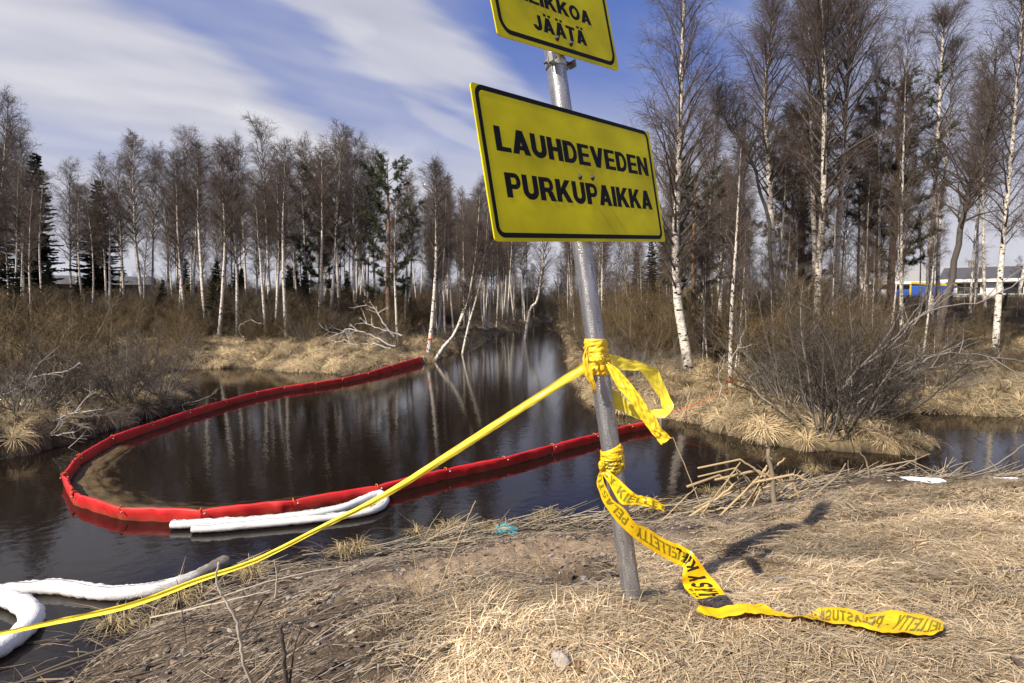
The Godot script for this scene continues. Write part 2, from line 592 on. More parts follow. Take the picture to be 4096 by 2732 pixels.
func make_materials() -> void:
	var m := mat("bark", Color(1, 1, 1), 0.8, true)
	m.albedo_texture = tex(bark_image(5, 0.40))
	m.uv1_scale = Vector3(1, 0.5, 1)
	m = mat("twigs", Color.WHITE, 0.8, true)
	m = mat("needles", Color.WHITE, 0.7, true)
	m.backlight_enabled = false
	m = mat("blades", Color.WHITE, 0.8, true)
	m = mat("ground", Color.WHITE, 0.95, true)
	m.heightmap_enabled = false
	m.normal_enabled = true
	m.normal_texture = noise_tex(3, 0.05, 512, true, 9.0)
	m.normal_scale = 0.9
	m.uv1_triplanar = true
	m.uv1_world_triplanar = true
	m.uv1_scale = Vector3(1.3, 1.3, 1.3)
	var g := Gradient.new()
	g.set_color(0, Color(0.62, 0.60, 0.56))
	g.set_color(1, Color(1, 1, 1))
	var t := noise_tex(8, 0.06, 512, false)
	t.color_ramp = g
	m.albedo_texture = t
	m = mat("water", lin(0.008, 0.005, 0.0035), 0.06)
	m.metallic_specular = 0.34
	m.normal_enabled = true
	m.normal_texture = noise_tex(21, 0.012, 1024, true, 3.0, 4)
	m.normal_scale = 0.15
	m = mat("steel", Color.WHITE, 0.42, true)
	m.metallic = 0.75
	m.albedo_texture = tex(steel_image())
	m.albedo_color = Color(0.93, 0.93, 0.94)
	m.heightmap_enabled = true
	m.heightmap_texture = m.albedo_texture
	m.heightmap_scale = 0.25
	m = mat("bracket", lin(0.45, 0.45, 0.44), 0.45)
	m.metallic = 0.7
	m = mat("bolt", lin(0.055, 0.055, 0.05), 0.6)
	m.metallic = 0.3
	m = mat("sign_yellow", lin(0.93, 0.82, 0.006), 0.6)
	m.metallic_specular = 0.3
	var gy := Gradient.new()
	gy.set_color(0, Color(0.76, 0.75, 0.70))
	gy.set_color(1, Color(1, 1, 1))
	t = noise_tex(77, 0.006, 512, false)
	t.color_ramp = gy
	m.albedo_texture = t
	m.uv1_triplanar = true
	m = mat("sign_black", lin(0.007, 0.007, 0.009), 0.6)
	m.metallic_specular = 0.25
	m = mat("sign_back", lin(0.4, 0.4, 0.4), 0.5)
	m = mat("tape", Color.WHITE, 0.34, true)
	m.backlight_enabled = true
	m.backlight = Color(0.32, 0.25, 0.02)
	m = mat("tape_print", Color.WHITE, 0.32, true)
	var paper := lin(0.86, 0.535, 0.008)
	m.albedo_texture = tex(print_image("PÄÄSY KIELLETTY - PELASTUSLAITOS - ", 2048, 128, paper, lin(0.012, 0.010, 0.008)))
	m.backlight_enabled = true
	m.backlight = Color(0.25, 0.19, 0.01)
	m = mat("tape_back", Color.WHITE, 0.32, true)
	m.albedo_texture = tex(print_image("PÄÄSY KIELLETTY - PELASTUSLAITOS - ", 2048, 128, paper, lin(0.22, 0.19, 0.010)))
	m.backlight_enabled = true
	m.backlight = Color(0.25, 0.19, 0.01)
	m = mat("pvc", Color.WHITE, 0.55, true)
	m.normal_enabled = true
	m.normal_texture = noise_tex(31, 0.02, 256, true, 2.0)
	m.normal_scale = 0.35
	m.uv1_triplanar = true
	m.uv1_scale = Vector3(1.5, 1.5, 1.5)
	m = mat("orange", lin(0.75, 0.12, 0.015), 0.6)
	m = mat("grommet", lin(0.38, 0.36, 0.34), 0.5)
	m = mat("sock", Color.WHITE, 0.95, true)
	m.normal_enabled = true
	m.normal_texture = noise_tex(41, 0.03, 512, true, 8.0)
	m.normal_scale = 0.8
	m.uv1_scale = Vector3(2, 3, 1)
	m = mat("seam", lin(0.16, 0.16, 0.17), 0.8)
	m = mat("stone", Color.WHITE, 0.9, true)
	m.normal_enabled = true
	m.normal_texture = noise_tex(51, 0.04, 256, true, 6.0)
	m.uv1_triplanar = true
	m.uv1_scale = Vector3(6, 6, 6)
	m = mat("snow", lin(0.8, 0.82, 0.86), 0.6)
	m = mat("paint", Color.WHITE, 0.5, true)
	m = mat("glass", lin(0.03, 0.035, 0.04), 0.12)
	m = mat("scum", Color.WHITE, 0.7, false)
	m.transparency = BaseMaterial3D.TRANSPARENCY_ALPHA
	m.albedo_texture = tex(scum_image())
	m = mat("teal", Color.WHITE, 0.35, true)

func steel_image() -> Image:
	var im := Image.create_empty(256, 1024, false, Image.FORMAT_RGB8)
	var a := noise(61, 0.11, 3)
	var b := noise(62, 0.05, 2)
	for y in 1024:
		for x in 256:
			# crinkled seams run down the pipe between smoother strips
			var band := absf(sin(x / 256.0 * TAU * 3.5))
			var k := smoothstep(0.35, 0.85, band)
			var an := TAU * x / 256.0
			var q := a.get_noise_3d(cos(an) * 40.0, y * 0.9, sin(an) * 40.0)
			var s := b.get_noise_3d(cos(an) * 40.0, y * 0.05, sin(an) * 40.0)
			var f := 0.66 + s * 0.12 + q * lerpf(0.05, 0.34, k)
			f = clampf(f, 0.2, 0.95)
			im.set_pixel(x, y, Color(f, f, f * 1.01))
	return im

func scum_image() -> Image:
	var im := Image.create_empty(1024, 128, false, Image.FORMAT_RGBA8)
	var a := noise(71, 0.012, 4)
	var b := noise(72, 0.08, 3)
	for y in 128:
		for x in 1024:
			var v := y / 127.0
			var p := a.get_noise_2d(x, y * 3.0)
			var q := b.get_noise_2d(x * 0.22, y * 0.5)
			var al := smoothstep(1.0, 0.25, v + p * 0.5) * 0.85
			al *= smoothstep(0.0, 0.12, v)
			al *= smoothstep(0.0, 0.05, x / 1023.0) * smoothstep(1.0, 0.9, x / 1023.0)
			al *= clampf(0.72 + q * 0.25 + (0.4 - v) * 0.4, 0.05, 1.0)
			var f := 0.95 + q * 0.16
			var c := lin(0.15 * f, 0.10 * f, 0.042 * f)
			im.set_pixel(x, y, Color(c.r, c.g, c.b, al))
	return im


# ---------------------------------------------------------------- trees
const TW := Color(0.102, 0.077, 0.062)
const LIMB := Color(0.085, 0.070, 0.062)

var tw := TW
var limb := LIMB

func taper(t: float) -> float:
	return pow(1.0 - t, 0.85) * 0.92 + 0.08

# limbs and twigs along a stem
func crown(b: MB, r: RandomNumberGenerator, path: PackedVector3Array, r0: float, H: float, t0: float, cw: float, den: float, thick: float, alder: bool, cheap := false) -> void:
	var m := path.size()
	var nl := int((26 if cheap else 48) * den)
	for i in nl:
		var t := t0 + (0.985 - t0) * (i + r.randf()) / nl
		var f := t * (m - 1)
		var k := mini(int(f), m - 2)
		var start := path[k].lerp(path[k + 1], f - k)
		var rel := (t - t0) / (1.0 - t0)
		var shape := sqrt(maxf(0.0, 1.0 - pow(rel, 1.7))) * (0.55 + 0.45 * smoothstep(0.0, 0.25, rel))
		var ln := cw * H * (0.16 + 0.84 * shape) * r.randf_range(0.6, 1.15)
		var az := i * 2.399 + r.randf_range(-0.5, 0.5)
		var el := deg_to_rad(r.randf_range(28, 52) + rel * 22.0)
		var d := Vector3(cos(az) * cos(el), sin(el), sin(az) * cos(el))
		var pts := PackedVector3Array([start])
		var dirs := []
		var q := start
		var seg := ln / 5.0
		for s in 5:
			d = (d + rv(r) * (0.22 if alder else 0.13) + Vector3(0, 0.10 if s < 2 else -0.07, 0)).normalized()
			q += d * seg
			pts.append(q)
			dirs.append(d)
		var rl := clampf(r0 * taper(t) * 0.42, 0.006, 0.035) * thick
		b.tube(pts, PackedFloat32Array([rl, 0.003 * thick]), 4 if rl > 0.012 else 3, limb, tw)
		var ns := int((3.5 if cheap else 6.5) + ln * (3.0 if cheap else 7.0))
		for s in ns:
			var ff := r.randf_range(0.15, 1.0) * 4.98
			var kk := int(ff)
			var p := pts[kk].lerp(pts[kk + 1], ff - kk)
			var dd: Vector3 = dirs[kk]
			var side := rv(r).cross(dd).normalized()
			dd = (dd * 0.75 + side * 0.7 + Vector3(0, 0.12, 0)).normalized()
			var l2 := (0.16 + 0.36 * r.randf()) * ln * (1.15 - ff / 6.5) + 0.12
			var e1 := p + dd * l2 * 0.5
			var d2 := (dd + rv(r) * 0.2 + Vector3(0, -0.12, 0)).normalized()
			var e2 := e1 + d2 * l2 * 0.5
			b.tube(PackedVector3Array([p, e1, e2]), PackedFloat32Array([0.0036 * thick, 0.002 * thick]), 3, tw, tw)
			for u in (4 if cheap else 6):
				var g := r.randf_range(0.2, 1.0)
				var w := p.lerp(e1, g * 2.0) if g < 0.5 else e1.lerp(e2, g * 2.0 - 1.0)
				var d3 := (d2 * 0.8 + rv(r) * 0.75 + Vector3(0, -0.05, 0)).normalized()
				var l3 := r.randf_range(0.12, 0.38) * (0.7 + 0.3 * ln)
				var f1 := w + d3 * l3 * 0.5
				var f2 := f1 + (d3 + Vector3(0, -0.35, 0)).normalized() * l3 * 0.5
				b.tube(PackedVector3Array([w, f1, f2]), PackedFloat32Array([0.0022 * thick, 0.0012 * thick]), 3, tw, tw)

func stem(path: PackedVector3Array, r0: float, alder: bool, sides := 9) -> MB:
	var b := MB.new()
	var m := path.size()
	var rad := PackedFloat32Array()
	for i in m:
		var t := float(i) / (m - 1)
		rad.append(r0 * (taper(t) + 0.35 * pow(maxf(0.0, 1.0 - t * 14.0), 2)))
	var c0 := Color(0.95, 0.94, 0.92)
	var c1 := Color(0.74, 0.70, 0.64)
	if alder:
		c0 = Color(0.085, 0.073, 0.064)
		c1 = Color(0.07, 0.057, 0.048)
	b.tube(path, rad, sides, c0, c1, true)
	return b

func straight(r: RandomNumberGenerator, H: float) -> PackedVector3Array:
	var p := PackedVector3Array()
	var a := r.randf() * TAU
	var bow := r.randf_range(-0.03, 0.03) * H
	var w := Vector3.ZERO
	for i in 15:
		var t := i / 14.0
		w += Vector3(r.randf_range(-1, 1), 0, r.randf_range(-1, 1)) * 0.004 * H
		p.append(Vector3(cos(a) * bow * sin(t * PI), t * H, sin(a) * bow * sin(t * PI)) + w * t)
	return p

func spruce(s: int) -> Array:
	var r := rng(s)
	var tb := MB.new()
	tb.tube(PackedVector3Array([Vector3.ZERO, Vector3(0.02, 4, 0), Vector3(0, 10, 0.02)]), PackedFloat32Array([0.13, 0.08, 0.012]), 7, Color(0.12, 0.09, 0.07), Color(0.12, 0.09, 0.07))
	var b := MB.new()
	var y := 0.9
	while y < 9.95:
		var t := y / 10.0
		var ln := 2.1 * pow(1.0 - t, 0.85) * r.randf_range(0.8, 1.1) + 0.1
		var nb := 8 if t < 0.8 else 6
		var ph := r.randf() * TAU
		for i in nb:
			var az := ph + TAU * i / nb + r.randf_range(-0.3, 0.3)
			var l := ln * r.randf_range(0.45, 1.15)
			var o := Vector3(cos(az), 0, sin(az))
			var sd := Vector3(-o.z, 0, o.x)
			var p0 := Vector3(0, y + r.randf_range(-0.16, 0.16), 0)
			var up := r.randf_range(-0.12, 0.12) + lerpf(-0.30, 0.35, t * t)
			var p1 := p0 + o * l * 0.55 + Vector3(0, up * l * 0.55 - 0.05, 0)
			var p2 := p0 + o * l + Vector3(0, up * l * 0.8 + 0.06 * l, 0)
			b.tube(PackedVector3Array([p0, p1, p2]), PackedFloat32Array([0.014, 0.004]), 3, Color(0.08, 0.06, 0.045), Color(0.06, 0.06, 0.035))
			var nt := int(6 + l * 9)
			for k in nt:
				var f := (k + 0.7) / nt
				var w := p0.lerp(p1, f * 1.8) if f < 0.555 else p1.lerp(p2, (f - 0.555) / 0.445)
				var sl := (0.12 + 0.34 * l * (1.0 - f)) * r.randf_range(0.7, 1.2)
				for sg: float in [-1.0, 1.0]:
					var dd := (sd * sg + o * 0.7 + Vector3(0, r.randf_range(-0.45, 0.1), 0)).normalized()
					var e := w + dd * sl
					var shade := r.randf_range(0.7, 1.35)
					var col := Color(0.036, 0.045, 0.021) * shade
					# a needled shoot: three blades round its axis
					var q := dd.cross(rv(r)).normalized()
					var q2 := dd.cross(q)
					for a in 3:
						var an := TAU * a / 3.0
						var wd := (q * cos(an) + q2 * sin(an)) * 0.05
						var mid := w.lerp(e, 0.45)
						b.tri(w, mid + wd, e, col)
						b.tri(w, e, mid - wd * 0.6, col)
		y += 0.20 + 0.06 * (1.0 - t)
	return [tb.mesh(), b.mesh()]

func pine(s: int) -> Array:
	var r := rng(s)
	var tb := MB.new()
	tb.tube(PackedVector3Array([Vector3.ZERO, Vector3(0.05, 3, 0.03), Vector3(-0.03, 6.5, 0.02), Vector3(0.02, 9.7, 0)]), PackedFloat32Array([0.16, 0.13, 0.085, 0.02]), 8, Color(0.13, 0.10, 0.08), Color(0.30, 0.15, 0.07))
	var b := MB.new()
	var nb := 40
	for i in nb:
		var t := 0.26 + 0.73 * (i + r.randf()) / nb
		var y := t * 9.7
		var rel := clampf((t - 0.26) / 0.74, 0, 1)
		var ln := (0.5 + 1.55 * sqrt(maxf(0.0, 1.0 - rel * rel))) * r.randf_range(0.65, 1.1) * (0.55 + 0.45 * smoothstep(0.0, 0.3, rel))
		var az := i * 2.399 + r.randf_range(-0.4, 0.4)
		var o := Vector3(cos(az), 0, sin(az))
		var p0 := Vector3(0, y, 0)
		var p1 := p0 + o * ln * 0.55 + Vector3(0, ln * lerpf(0.0, 0.4, rel), 0)
		var p2 := p1 + o * ln * 0.45 + Vector3(0, ln * lerpf(0.22, 0.6, rel), 0)
		b.tube(PackedVector3Array([p0, p1, p2]), PackedFloat32Array([0.024, 0.006]), 4, Color(0.2, 0.11, 0.06), Color(0.1, 0.07, 0.04))
		for k in int(9 + ln * 10):
			var f := r.randf_range(0.3, 1.0)
			var w := p0.lerp(p1, f / 0.55) if f < 0.55 else p1.lerp(p2, (f - 0.55) / 0.45)
			var dd := (o * 0.6 + rv(r) * 0.8 + Vector3(0, 0.5, 0)).normalized()
			var sl := r.randf_range(0.14, 0.42)
			var e := w + dd * sl
			b.tube(PackedVector3Array([w, w.lerp(e, 0.5), e]), PackedFloat32Array([0.006, 0.004]), 3, Color(0.12, 0.08, 0.05), Color(0.1, 0.08, 0.04))
			var shade := r.randf_range(0.7, 1.4)
			for a in 60:
				var g := w.lerp(e, r.randf_range(0.25, 1.05))
				var nd := (dd * 0.7 + rv(r)).normalized()
				var q := nd.cross(rv(r)).normalized() * 0.0095
				b.tri(g - q, g + q, g + nd * r.randf_range(0.10, 0.19), Color(0.050, 0.060, 0.024) * shade)
	return [tb.mesh(), b.mesh()]

# many-stemmed willow, 2.5 m high at scale 1
func willow(s: int, budding: bool, dead := false) -> Array:
	var r := rng(s)
	var sb := MB.new()
	var b := MB.new()
	var bud := MB.new()
	var ns := 15 if dead else 24
	for i in ns:
		var az := i * 2.399 + r.randf_range(-0.4, 0.4)
		var lean := deg_to_rad(r.randf_range(6, 58) * (1.25 if dead else 1.0))
		var d := Vector3(cos(az) * sin(lean), cos(lean), sin(az) * sin(lean))
		var ln := r.randf_range(1.7, 2.9) * (1.0 if lean < 0.7 else 0.9)
		var p := Vector3(cos(az), 0, sin(az)) * r.randf_range(0.03, 0.3)
		p.y = -0.08
		var pts := PackedVector3Array([p])
		var dirs := []
		for k in 7:
			d = (d + rv(r) * 0.2 + Vector3(0, 0.03, 0)).normalized()
			p += d * ln / 7.0
			pts.append(p)
			dirs.append(d)
		var tone := r.randf_range(0.45, 1.6)
		var c0 := Color(0.12, 0.105, 0.088) * tone
		var c1 := Color(0.072, 0.056, 0.042) * tone
		if dead:
			c0 = Color(0.30, 0.28, 0.245) * r.randf_range(0.4, 1.4)
			c1 = Color(0.20, 0.18, 0.15) * r.randf_range(0.4, 1.3)
		if budding:
			c1 = Color(0.098, 0.066, 0.030) * tone
		if r.randf() < (0.22 if budding else 0.35):
			c0 = Color(0.27, 0.245, 0.21) * r.randf_range(0.8, 1.5)
		var rr := r.randf_range(0.009, 0.023)
		sb.tube(pts, PackedFloat32Array([rr, 0.004]), 5, c0, c1)
		for k in int(ln * 7):
			var ff := r.randf_range(0.22, 1.0) * 6.98
			var kk := int(ff)
			var w := pts[kk].lerp(pts[kk + 1], ff - kk)
			var dd: Vector3 = dirs[kk]
			dd = (dd * 0.7 + rv(r) * 0.7 + Vector3(0, 0.25, 0)).normalized()
			var l2 := r.randf_range(0.25, 0.85) * (1.25 - ff / 9.0)
			var e1 := w + dd * l2 * 0.5
			var d2 := (dd + rv(r) * 0.3).normalized()
			var e2 := e1 + d2 * l2 * 0.5
			b.tube(PackedVector3Array([w, e1, e2]), PackedFloat32Array([0.0055, 0.002]), 3, c0.lerp(c1, 0.5), c1)
			for u in 5:
				var g := r.randf_range(0.15, 1.0)
				var q := w.lerp(e1, g * 2.0) if g < 0.5 else e1.lerp(e2, g * 2.0 - 1.0)
				var d3 := (d2 * 0.8 + rv(r) * 0.7 + Vector3(0, 0.1, 0)).normalized()
				var l3 := r.randf_range(0.1, 0.4)
				var f1 := q + d3 * l3 * 0.5
				var f2 := f1 + (d3 + rv(r) * 0.25).normalized() * l3 * 0.5
				b.tube(PackedVector3Array([q, f1, f2]), PackedFloat32Array([0.0026, 0.0013]), 3, c1, c1)
				if budding:
					for z in 3:
						var o := q.lerp(f2, r.randf())
						var up := (d3 + rv(r)).normalized() * 0.02
						var sd := up.cross(rv(r)).normalized() * 0.006
						var col := Color(0.21, 0.145, 0.035) * r.randf_range(0.6, 1.5)
						bud.tri(o - sd, o + sd, o + up, col)
						bud.tri(o, o + up * 0.5 + sd.cross(up).normalized() * 0.006, o + up, col)
	return [sb.mesh(), b.mesh(), bud.mesh() if budding else null]


# ---------------------------------------------------------------- grass
func mat_of_blades(s: int, count: int, radius: float, lmin: float, lmax: float, lift: float, spread: float, wid: float, bright: float) -> ArrayMesh:
	var r := rng(s)
	var b := MB.new()
	for i in count:
		var a := r.randf() * TAU
		var q := sqrt(r.randf()) * radius
		var p := Vector3(cos(a) * q, r.randf_range(-0.01, lift * 0.4), sin(a) * q)
		var yaw := r.randfn(0.0, spread)
		if r.randf() < 0.5:
			yaw += PI
		var d := Vector3(cos(yaw), 0, sin(yaw))
		var l := r.randf_range(lmin, lmax)
		var w := Vector3(-d.z, r.randf_range(-0.5, 0.5), d.x) * wid * r.randf_range(0.6, 1.3) * (2.4 if r.randf() < 0.12 else 1.0)
		var top := r.randf_range(0.15, 1.0) * lift
		var m1 := p + d * l * 0.4 + Vector3(0, top, 0)
		var e := p + d * l + Vector3(0, top * r.randf_range(-0.3, 1.1), 0)
		var tone := r.randf_range(0.45, 1.25) * bright
		var col := Color(0.56, 0.435, 0.27) * tone
		if r.randf() < 0.3:
			col = Color(0.40, 0.335, 0.235) * tone
		elif r.randf() < 0.2:
			col = Color(0.27, 0.18, 0.09) * tone
		var i0 := b.v.size()
		for pr in [[p, 1.0], [m1, 0.9], [e, 0.25]]:
			b.vert(pr[0] - w * pr[1], Vector3.UP, col)
			b.vert(pr[0] + w * pr[1], Vector3.UP, col)
		for k in [0, 2, 1, 1, 2, 3, 2, 4, 3, 3, 4, 5]:
			b.ix.append(i0 + k)
	return b.mesh()

func tussock(s: int, count: int, lmin: float, lmax: float) -> ArrayMesh:
	var r := rng(s)
	var b := MB.new()
	for i in count:
		var az := r.randf() * TAU
		var d := Vector3(cos(az), 0, sin(az))
		var p := d * r.randf_range(0.0, 0.09)
		p.y = -0.04
		var l := r.randf_range(lmin, lmax)
		var st := r.randf_range(0.2, 1.0)
		var m1 := p + (d * (1.0 - st * 0.6) + Vector3(0, st, 0)).normalized() * l * 0.45
		var m2 := m1 + (d + Vector3(0, st * 0.3 - 0.25, 0)).normalized() * l * 0.33
		var e := m2 + (d + Vector3(0, -0.9, 0)).normalized() * l * 0.25
		var w := Vector3(-d.z, 0, d.x) * r.randf_range(0.0022, 0.0045)
		var tone := r.randf_range(0.5, 1.2)
		var col := Color(0.56, 0.44, 0.26) * tone
		if r.randf() < 0.25:
			col = Color(0.30, 0.20, 0.09) * tone
		var i0 := b.v.size()
		for pr in [[p, 1.0], [m1, 1.0], [m2, 0.8], [e, 0.2]]:
			b.vert(pr[0] - w * pr[1], Vector3.UP, col)
			b.vert(pr[0] + w * pr[1], Vector3.UP, col)
		for q in 3:
			for k in [0, 2, 1, 1, 2, 3]:
				b.ix.append(i0 + q * 2 + k)
	return b.mesh()

func scatter(called: String, meshes: Array, spots: Array, mt: Material, parent: Node3D) -> void:
	# spots: [Transform3D, Color]
	for k in meshes.size():
		var mine := []
		for i in range(k, spots.size(), meshes.size()):
			mine.append(spots[i])
		if mine.is_empty():
			continue
		var mm := MultiMesh.new()
		mm.transform_format = MultiMesh.TRANSFORM_3D
		mm.use_colors = true
		mm.mesh = meshes[k]
		mm.instance_count = mine.size()
		for i in mine.size():
			mm.set_instance_transform(i, mine[i][0])
			mm.set_instance_color(i, mine[i][1])
		var o := MultiMeshInstance3D.new()
		o.name = called
		o.multimesh = mm
		o.material_override = mt
		o.set_meta("kind", "stuff")
		parent.add_child(o, true)

func slope_basis(x: float, z: float, yaw: float, s: Vector3) -> Basis:
	var e := 0.12
	var nn := Vector3(height(x - e, z) - height(x + e, z), 2 * e, height(x, z - e) - height(x, z + e)).normalized()
	var t := Vector3(cos(yaw), 0, sin(yaw))
	t = (t - nn * t.dot(nn)).normalized()
	return Basis(t * s.x, nn * s.y, t.cross(nn) * s.z)


# ---------------------------------------------------------------- ribbons of tape
func ribbon(A: Array, B: Array, steps: int, across: int, crumple: float, s: int, u0 := 0.0, ulen := 1.25, flip := false, col := Color.WHITE, fold := 0.0, lying := false) -> MB:
	var pa := smooth_path(A, steps)
	var pb := smooth_path(B, steps)
	var q := noise(s, 1.0, 3)
	var pts := []
	var uvs := []
	var along := 0.0
	for i in pa.size():
		if i > 0:
			along += (pa[i] + pb[i]).distance_to(pa[i - 1] + pb[i - 1]) * 0.5
		var t := (pa[mini(i + 1, pa.size() - 1)] - pa[maxi(i - 1, 0)]).normalized()
		var nn := (pb[i] - pa[i]).cross(t).normalized()
		for j in across + 1:
			var f := float(j) / across
			var p := pa[i].lerp(pb[i], f)
			var k := q.get_noise_2d(along * 9.0, f * 2.2) * 0.6 + q.get_noise_2d(along * 26.0 + 5.0, f * 4.0) * 0.4
			p += nn * (crumple * k + fold * sin(f * PI * 2.0 + along * 1.5))
			if lying:
				p.y = height(p.x, p.z) + 0.062 + maxf(0.0, p.y - 1.10) * 0.6
			pts.append(p)
			uvs.append(Vector2(u0 + along / ulen, f if not flip else 1.0 - f))
	var b := MB.new()
	b.grid(pts, across + 1, col, uvs)
	return b

# tape wound round the pole between two heights
func wound(t0: float, t1: float, s: int, swell: float, tilt: float, col: Color) -> MB:
	var q := noise(s, 1.0, 3)
	var x := POLE_UP.cross(Vector3.FORWARD).normalized()
	var z := x.cross(POLE_UP).normalized()
	var pts := []
	var uvs := []
	var rows := 34
	var cols := 49
	for i in rows:
		var f := float(i) / (rows - 1)
		for j in cols:
			var a := TAU * j / (cols - 1)
			var ex := cos(a)
			var ez := sin(a)
			# ridges run round the pole, climbing a little
			var ridge := q.get_noise_3d(ex * 0.7, f * 9.0 + ex * tilt, ez * 0.7)
			var fine := q.get_noise_3d(ex * 1.6 + 7.0, f * 24.0 + ex * tilt * 2.0, ez * 1.6)
			var rr := 0.0485 + swell * (0.5 + 0.6 * sin(f * PI)) * (0.55 + ridge * 0.9) + fine * 0.0022
			if i == 0 or i == rows - 1:
				rr = 0.0468
			var hh := lerpf(t0, t1, f) + tilt * 0.012 * ex
			pts.append(POLE_BASE + POLE_UP * hh + (x * ex + z * ez) * maxf(rr, 0.0466))
			uvs.append(Vector2(j / 48.0 * 0.24 + f * 0.11, 0.3 + f * 0.9))
	var b := MB.new()
	b.grid(pts, cols, col, uvs)
	return b

func lump(at: Vector3, r: float, s: int, col: Color, sq := Vector3.ONE) -> MB:
	var q := noise(s, 1.0, 3)
	var pts := []
	for i in 13:
		var la := PI * (i / 12.0 - 0.5)
		for j in 19:
			var lo := TAU * j / 18.0
			var d := Vector3(cos(la) * cos(lo), sin(la), cos(la) * sin(lo))
			var k := 1.0 + q.get_noise_3d(d.x * 1.2, d.y * 1.2, d.z * 1.2) * 0.55 + q.get_noise_3d(d.x * 4.0, d.y * 4.0, d.z * 4.0) * 0.16
			pts.append(at + d * r * k * sq)
	var b := MB.new()
	b.grid(pts, 19, col)
	return b


func _ready() -> void:
	# ---- camera, sky, sun, exposure
	var cam := Camera3D.new()
	cam.name = "camera"
	cam.position = Vector3(0, 2.45, 0)
	cam.rotation.x = -0.0719
	cam.fov = 61.96
	cam.near = 0.05
	cam.far = 2000.0
	add_child(cam)
	cam.current = true
	var env := Environment.new()
	env.background_mode = Environment.BG_SKY
	var pano := PanoramaSkyMaterial.new()
	pano.panorama = ImageTexture.create_from_image(sky_image())
	pano.energy_multiplier = 1.0
	env.sky = Sky.new()
	env.sky.sky_material = pano
	env.background_energy_multiplier = 0.66
	env.tonemap_mode = Environment.TONE_MAPPER_LINEAR
	env.tonemap_exposure = 1.5
	env.sdfgi_enabled = true
	env.ssao_enabled = true
	env.ssil_enabled = true
	var we := WorldEnvironment.new()
	we.name = "environment"
	we.environment = env
	add_child(we)
	var sun := DirectionalLight3D.new()
	sun.name = "sun"
	sun.light_energy = 1.6
	sun.light_color = Color(1.0, 0.955, 0.885)
	sun.light_angular_distance = 0.5
	sun.shadow_enabled = true
	add_child(sun)
	sun.look_at_from_position(SUN_TO.normalized() * 50.0, Vector3.ZERO)

	nz = noise(101, 0.9, 3)
	nf = noise(102, 5.0, 3)
	make_sdf()
	make_materials()
	build_ground()
	build_water()
	build_houses()
	build_trees()
	build_bushes()
	build_post()
	build_tapes()
	build_boom()
	build_socks()
	build_sticks()
	build_grass()
	build_small()


func ground_colour(x: float, z: float, h: float) -> Color:
	var d := shore(x, z)
	var id := land(x, z)
	var a := nz.get_noise_2d(x * 1.3 + 11.0, z * 1.3)
	var b := nf.get_noise_2d(x * 1.7, z * 1.7 + 8.0)
	var c: Color
	if id == 0:
		var soil := Color(0.115, 0.083, 0.055)
		var thatch := Color(0.19, 0.14, 0.085)
		c = soil.lerp(thatch, clampf(smoothstep(-0.6, 0.4, d + a * 0.7 - straw_line(x)), 0, 1))
		c = c.lerp(Color(0.40, 0.30, 0.205), smoothstep(1.05, 0.6, sandy(x, z) + a * 0.3))
		c = c.lerp(Color(0.045, 0.032, 0.022), smoothstep(0.62, 0.05, d + a * 0.3 + b * 0.1))
	elif id == 3:
		c = Color(0.16, 0.115, 0.06)
	else:
		c = Color(0.15, 0.11, 0.06).lerp(Color(0.085, 0.062, 0.035), smoothstep(3.0, 7.5, d + a * 2.0))
		if id == 1:
			c = Color(0.25, 0.19, 0.105).lerp(Color(0.12, 0.09, 0.05), smoothstep(4.0, 10.0, d + a * 2.0))
	if h < 0.03:
		c = Color(0.028, 0.02, 0.013)
	return c * (1.0 + b * 0.45 + a * 0.2)


# how far from the water the matted straw begins
func straw_line(x: float) -> float:
	return lerpf(3.0, 1.3, smoothstep(0.6, 2.6, x))

# 0 in the middle of the bare sand, 1 at its edge
func sandy(x: float, z: float) -> float:
	var q := Vector2(x - 0.15, z + 4.30)
	return Vector2((q.x * 0.90 - q.y * 0.42) / 1.6, (q.x * 0.42 + q.y * 0.90) / 0.74).length()

func build_ground() -> void:
	# one sheet out to the horizon, finer near the camera
	var angs := PackedFloat32Array()
	for i in 441:
		angs.append(deg_to_rad(-50.0 + 100.0 * i / 440.0))
	for i in range(1, 66):
		angs.append(deg_to_rad(50.0 + 260.0 * i / 65.0))
	var rad := PackedFloat32Array()
	var r := 0.5
	while r < 900.0:
		rad.append(r)
		r *= 1.0155 if r < 60.0 else 1.06
	var b := MB.new()
	var cols := angs.size()
	var cs := PackedVector2Array()
	for a in angs:
		cs.append(Vector2(sin(a), -cos(a)))
	for i in rad.size():
		for j in cols:
			var x := cs[j].x * rad[i]
			var z := cs[j].y * rad[i]
			var h := height(x, z)
			b.v.append(Vector3(x, h, z))
			b.c.append(ground_colour(x, z, h))
	b.n.resize(b.v.size())
	b.uv.resize(b.v.size())
	for i in rad.size():
		for j in cols:
			var q := i * cols + j
			var du := b.v[mini(i + 1, rad.size() - 1) * cols + j] - b.v[maxi(i - 1, 0) * cols + j]
			var dv := b.v[i * cols + mini(j + 1, cols - 1)] - b.v[i * cols + maxi(j - 1, 0)]
			var nn := dv.cross(du).normalized()
			b.n[q] = nn if nn.y > 0 else -nn
			if i < rad.size() - 1 and j < cols - 1:
				for k in [q, q + cols, q + 1, q + 1, q + cols, q + cols + 1]:
					b.ix.append(k)
	# the small disc under the camera
	var o := b.vert(Vector3(0, height(0, 0), 0), Vector3.UP, Color(0.25, 0.185, 0.105))
	for j in cols - 1:
		b.ix.append(o)
		b.ix.append(j)
		b.ix.append(j + 1)
	tag(obj("ground", b.mesh(), M.ground), "brown soil, sand and straw ground of the stream banks and the wood floor", "ground", "", "structure")


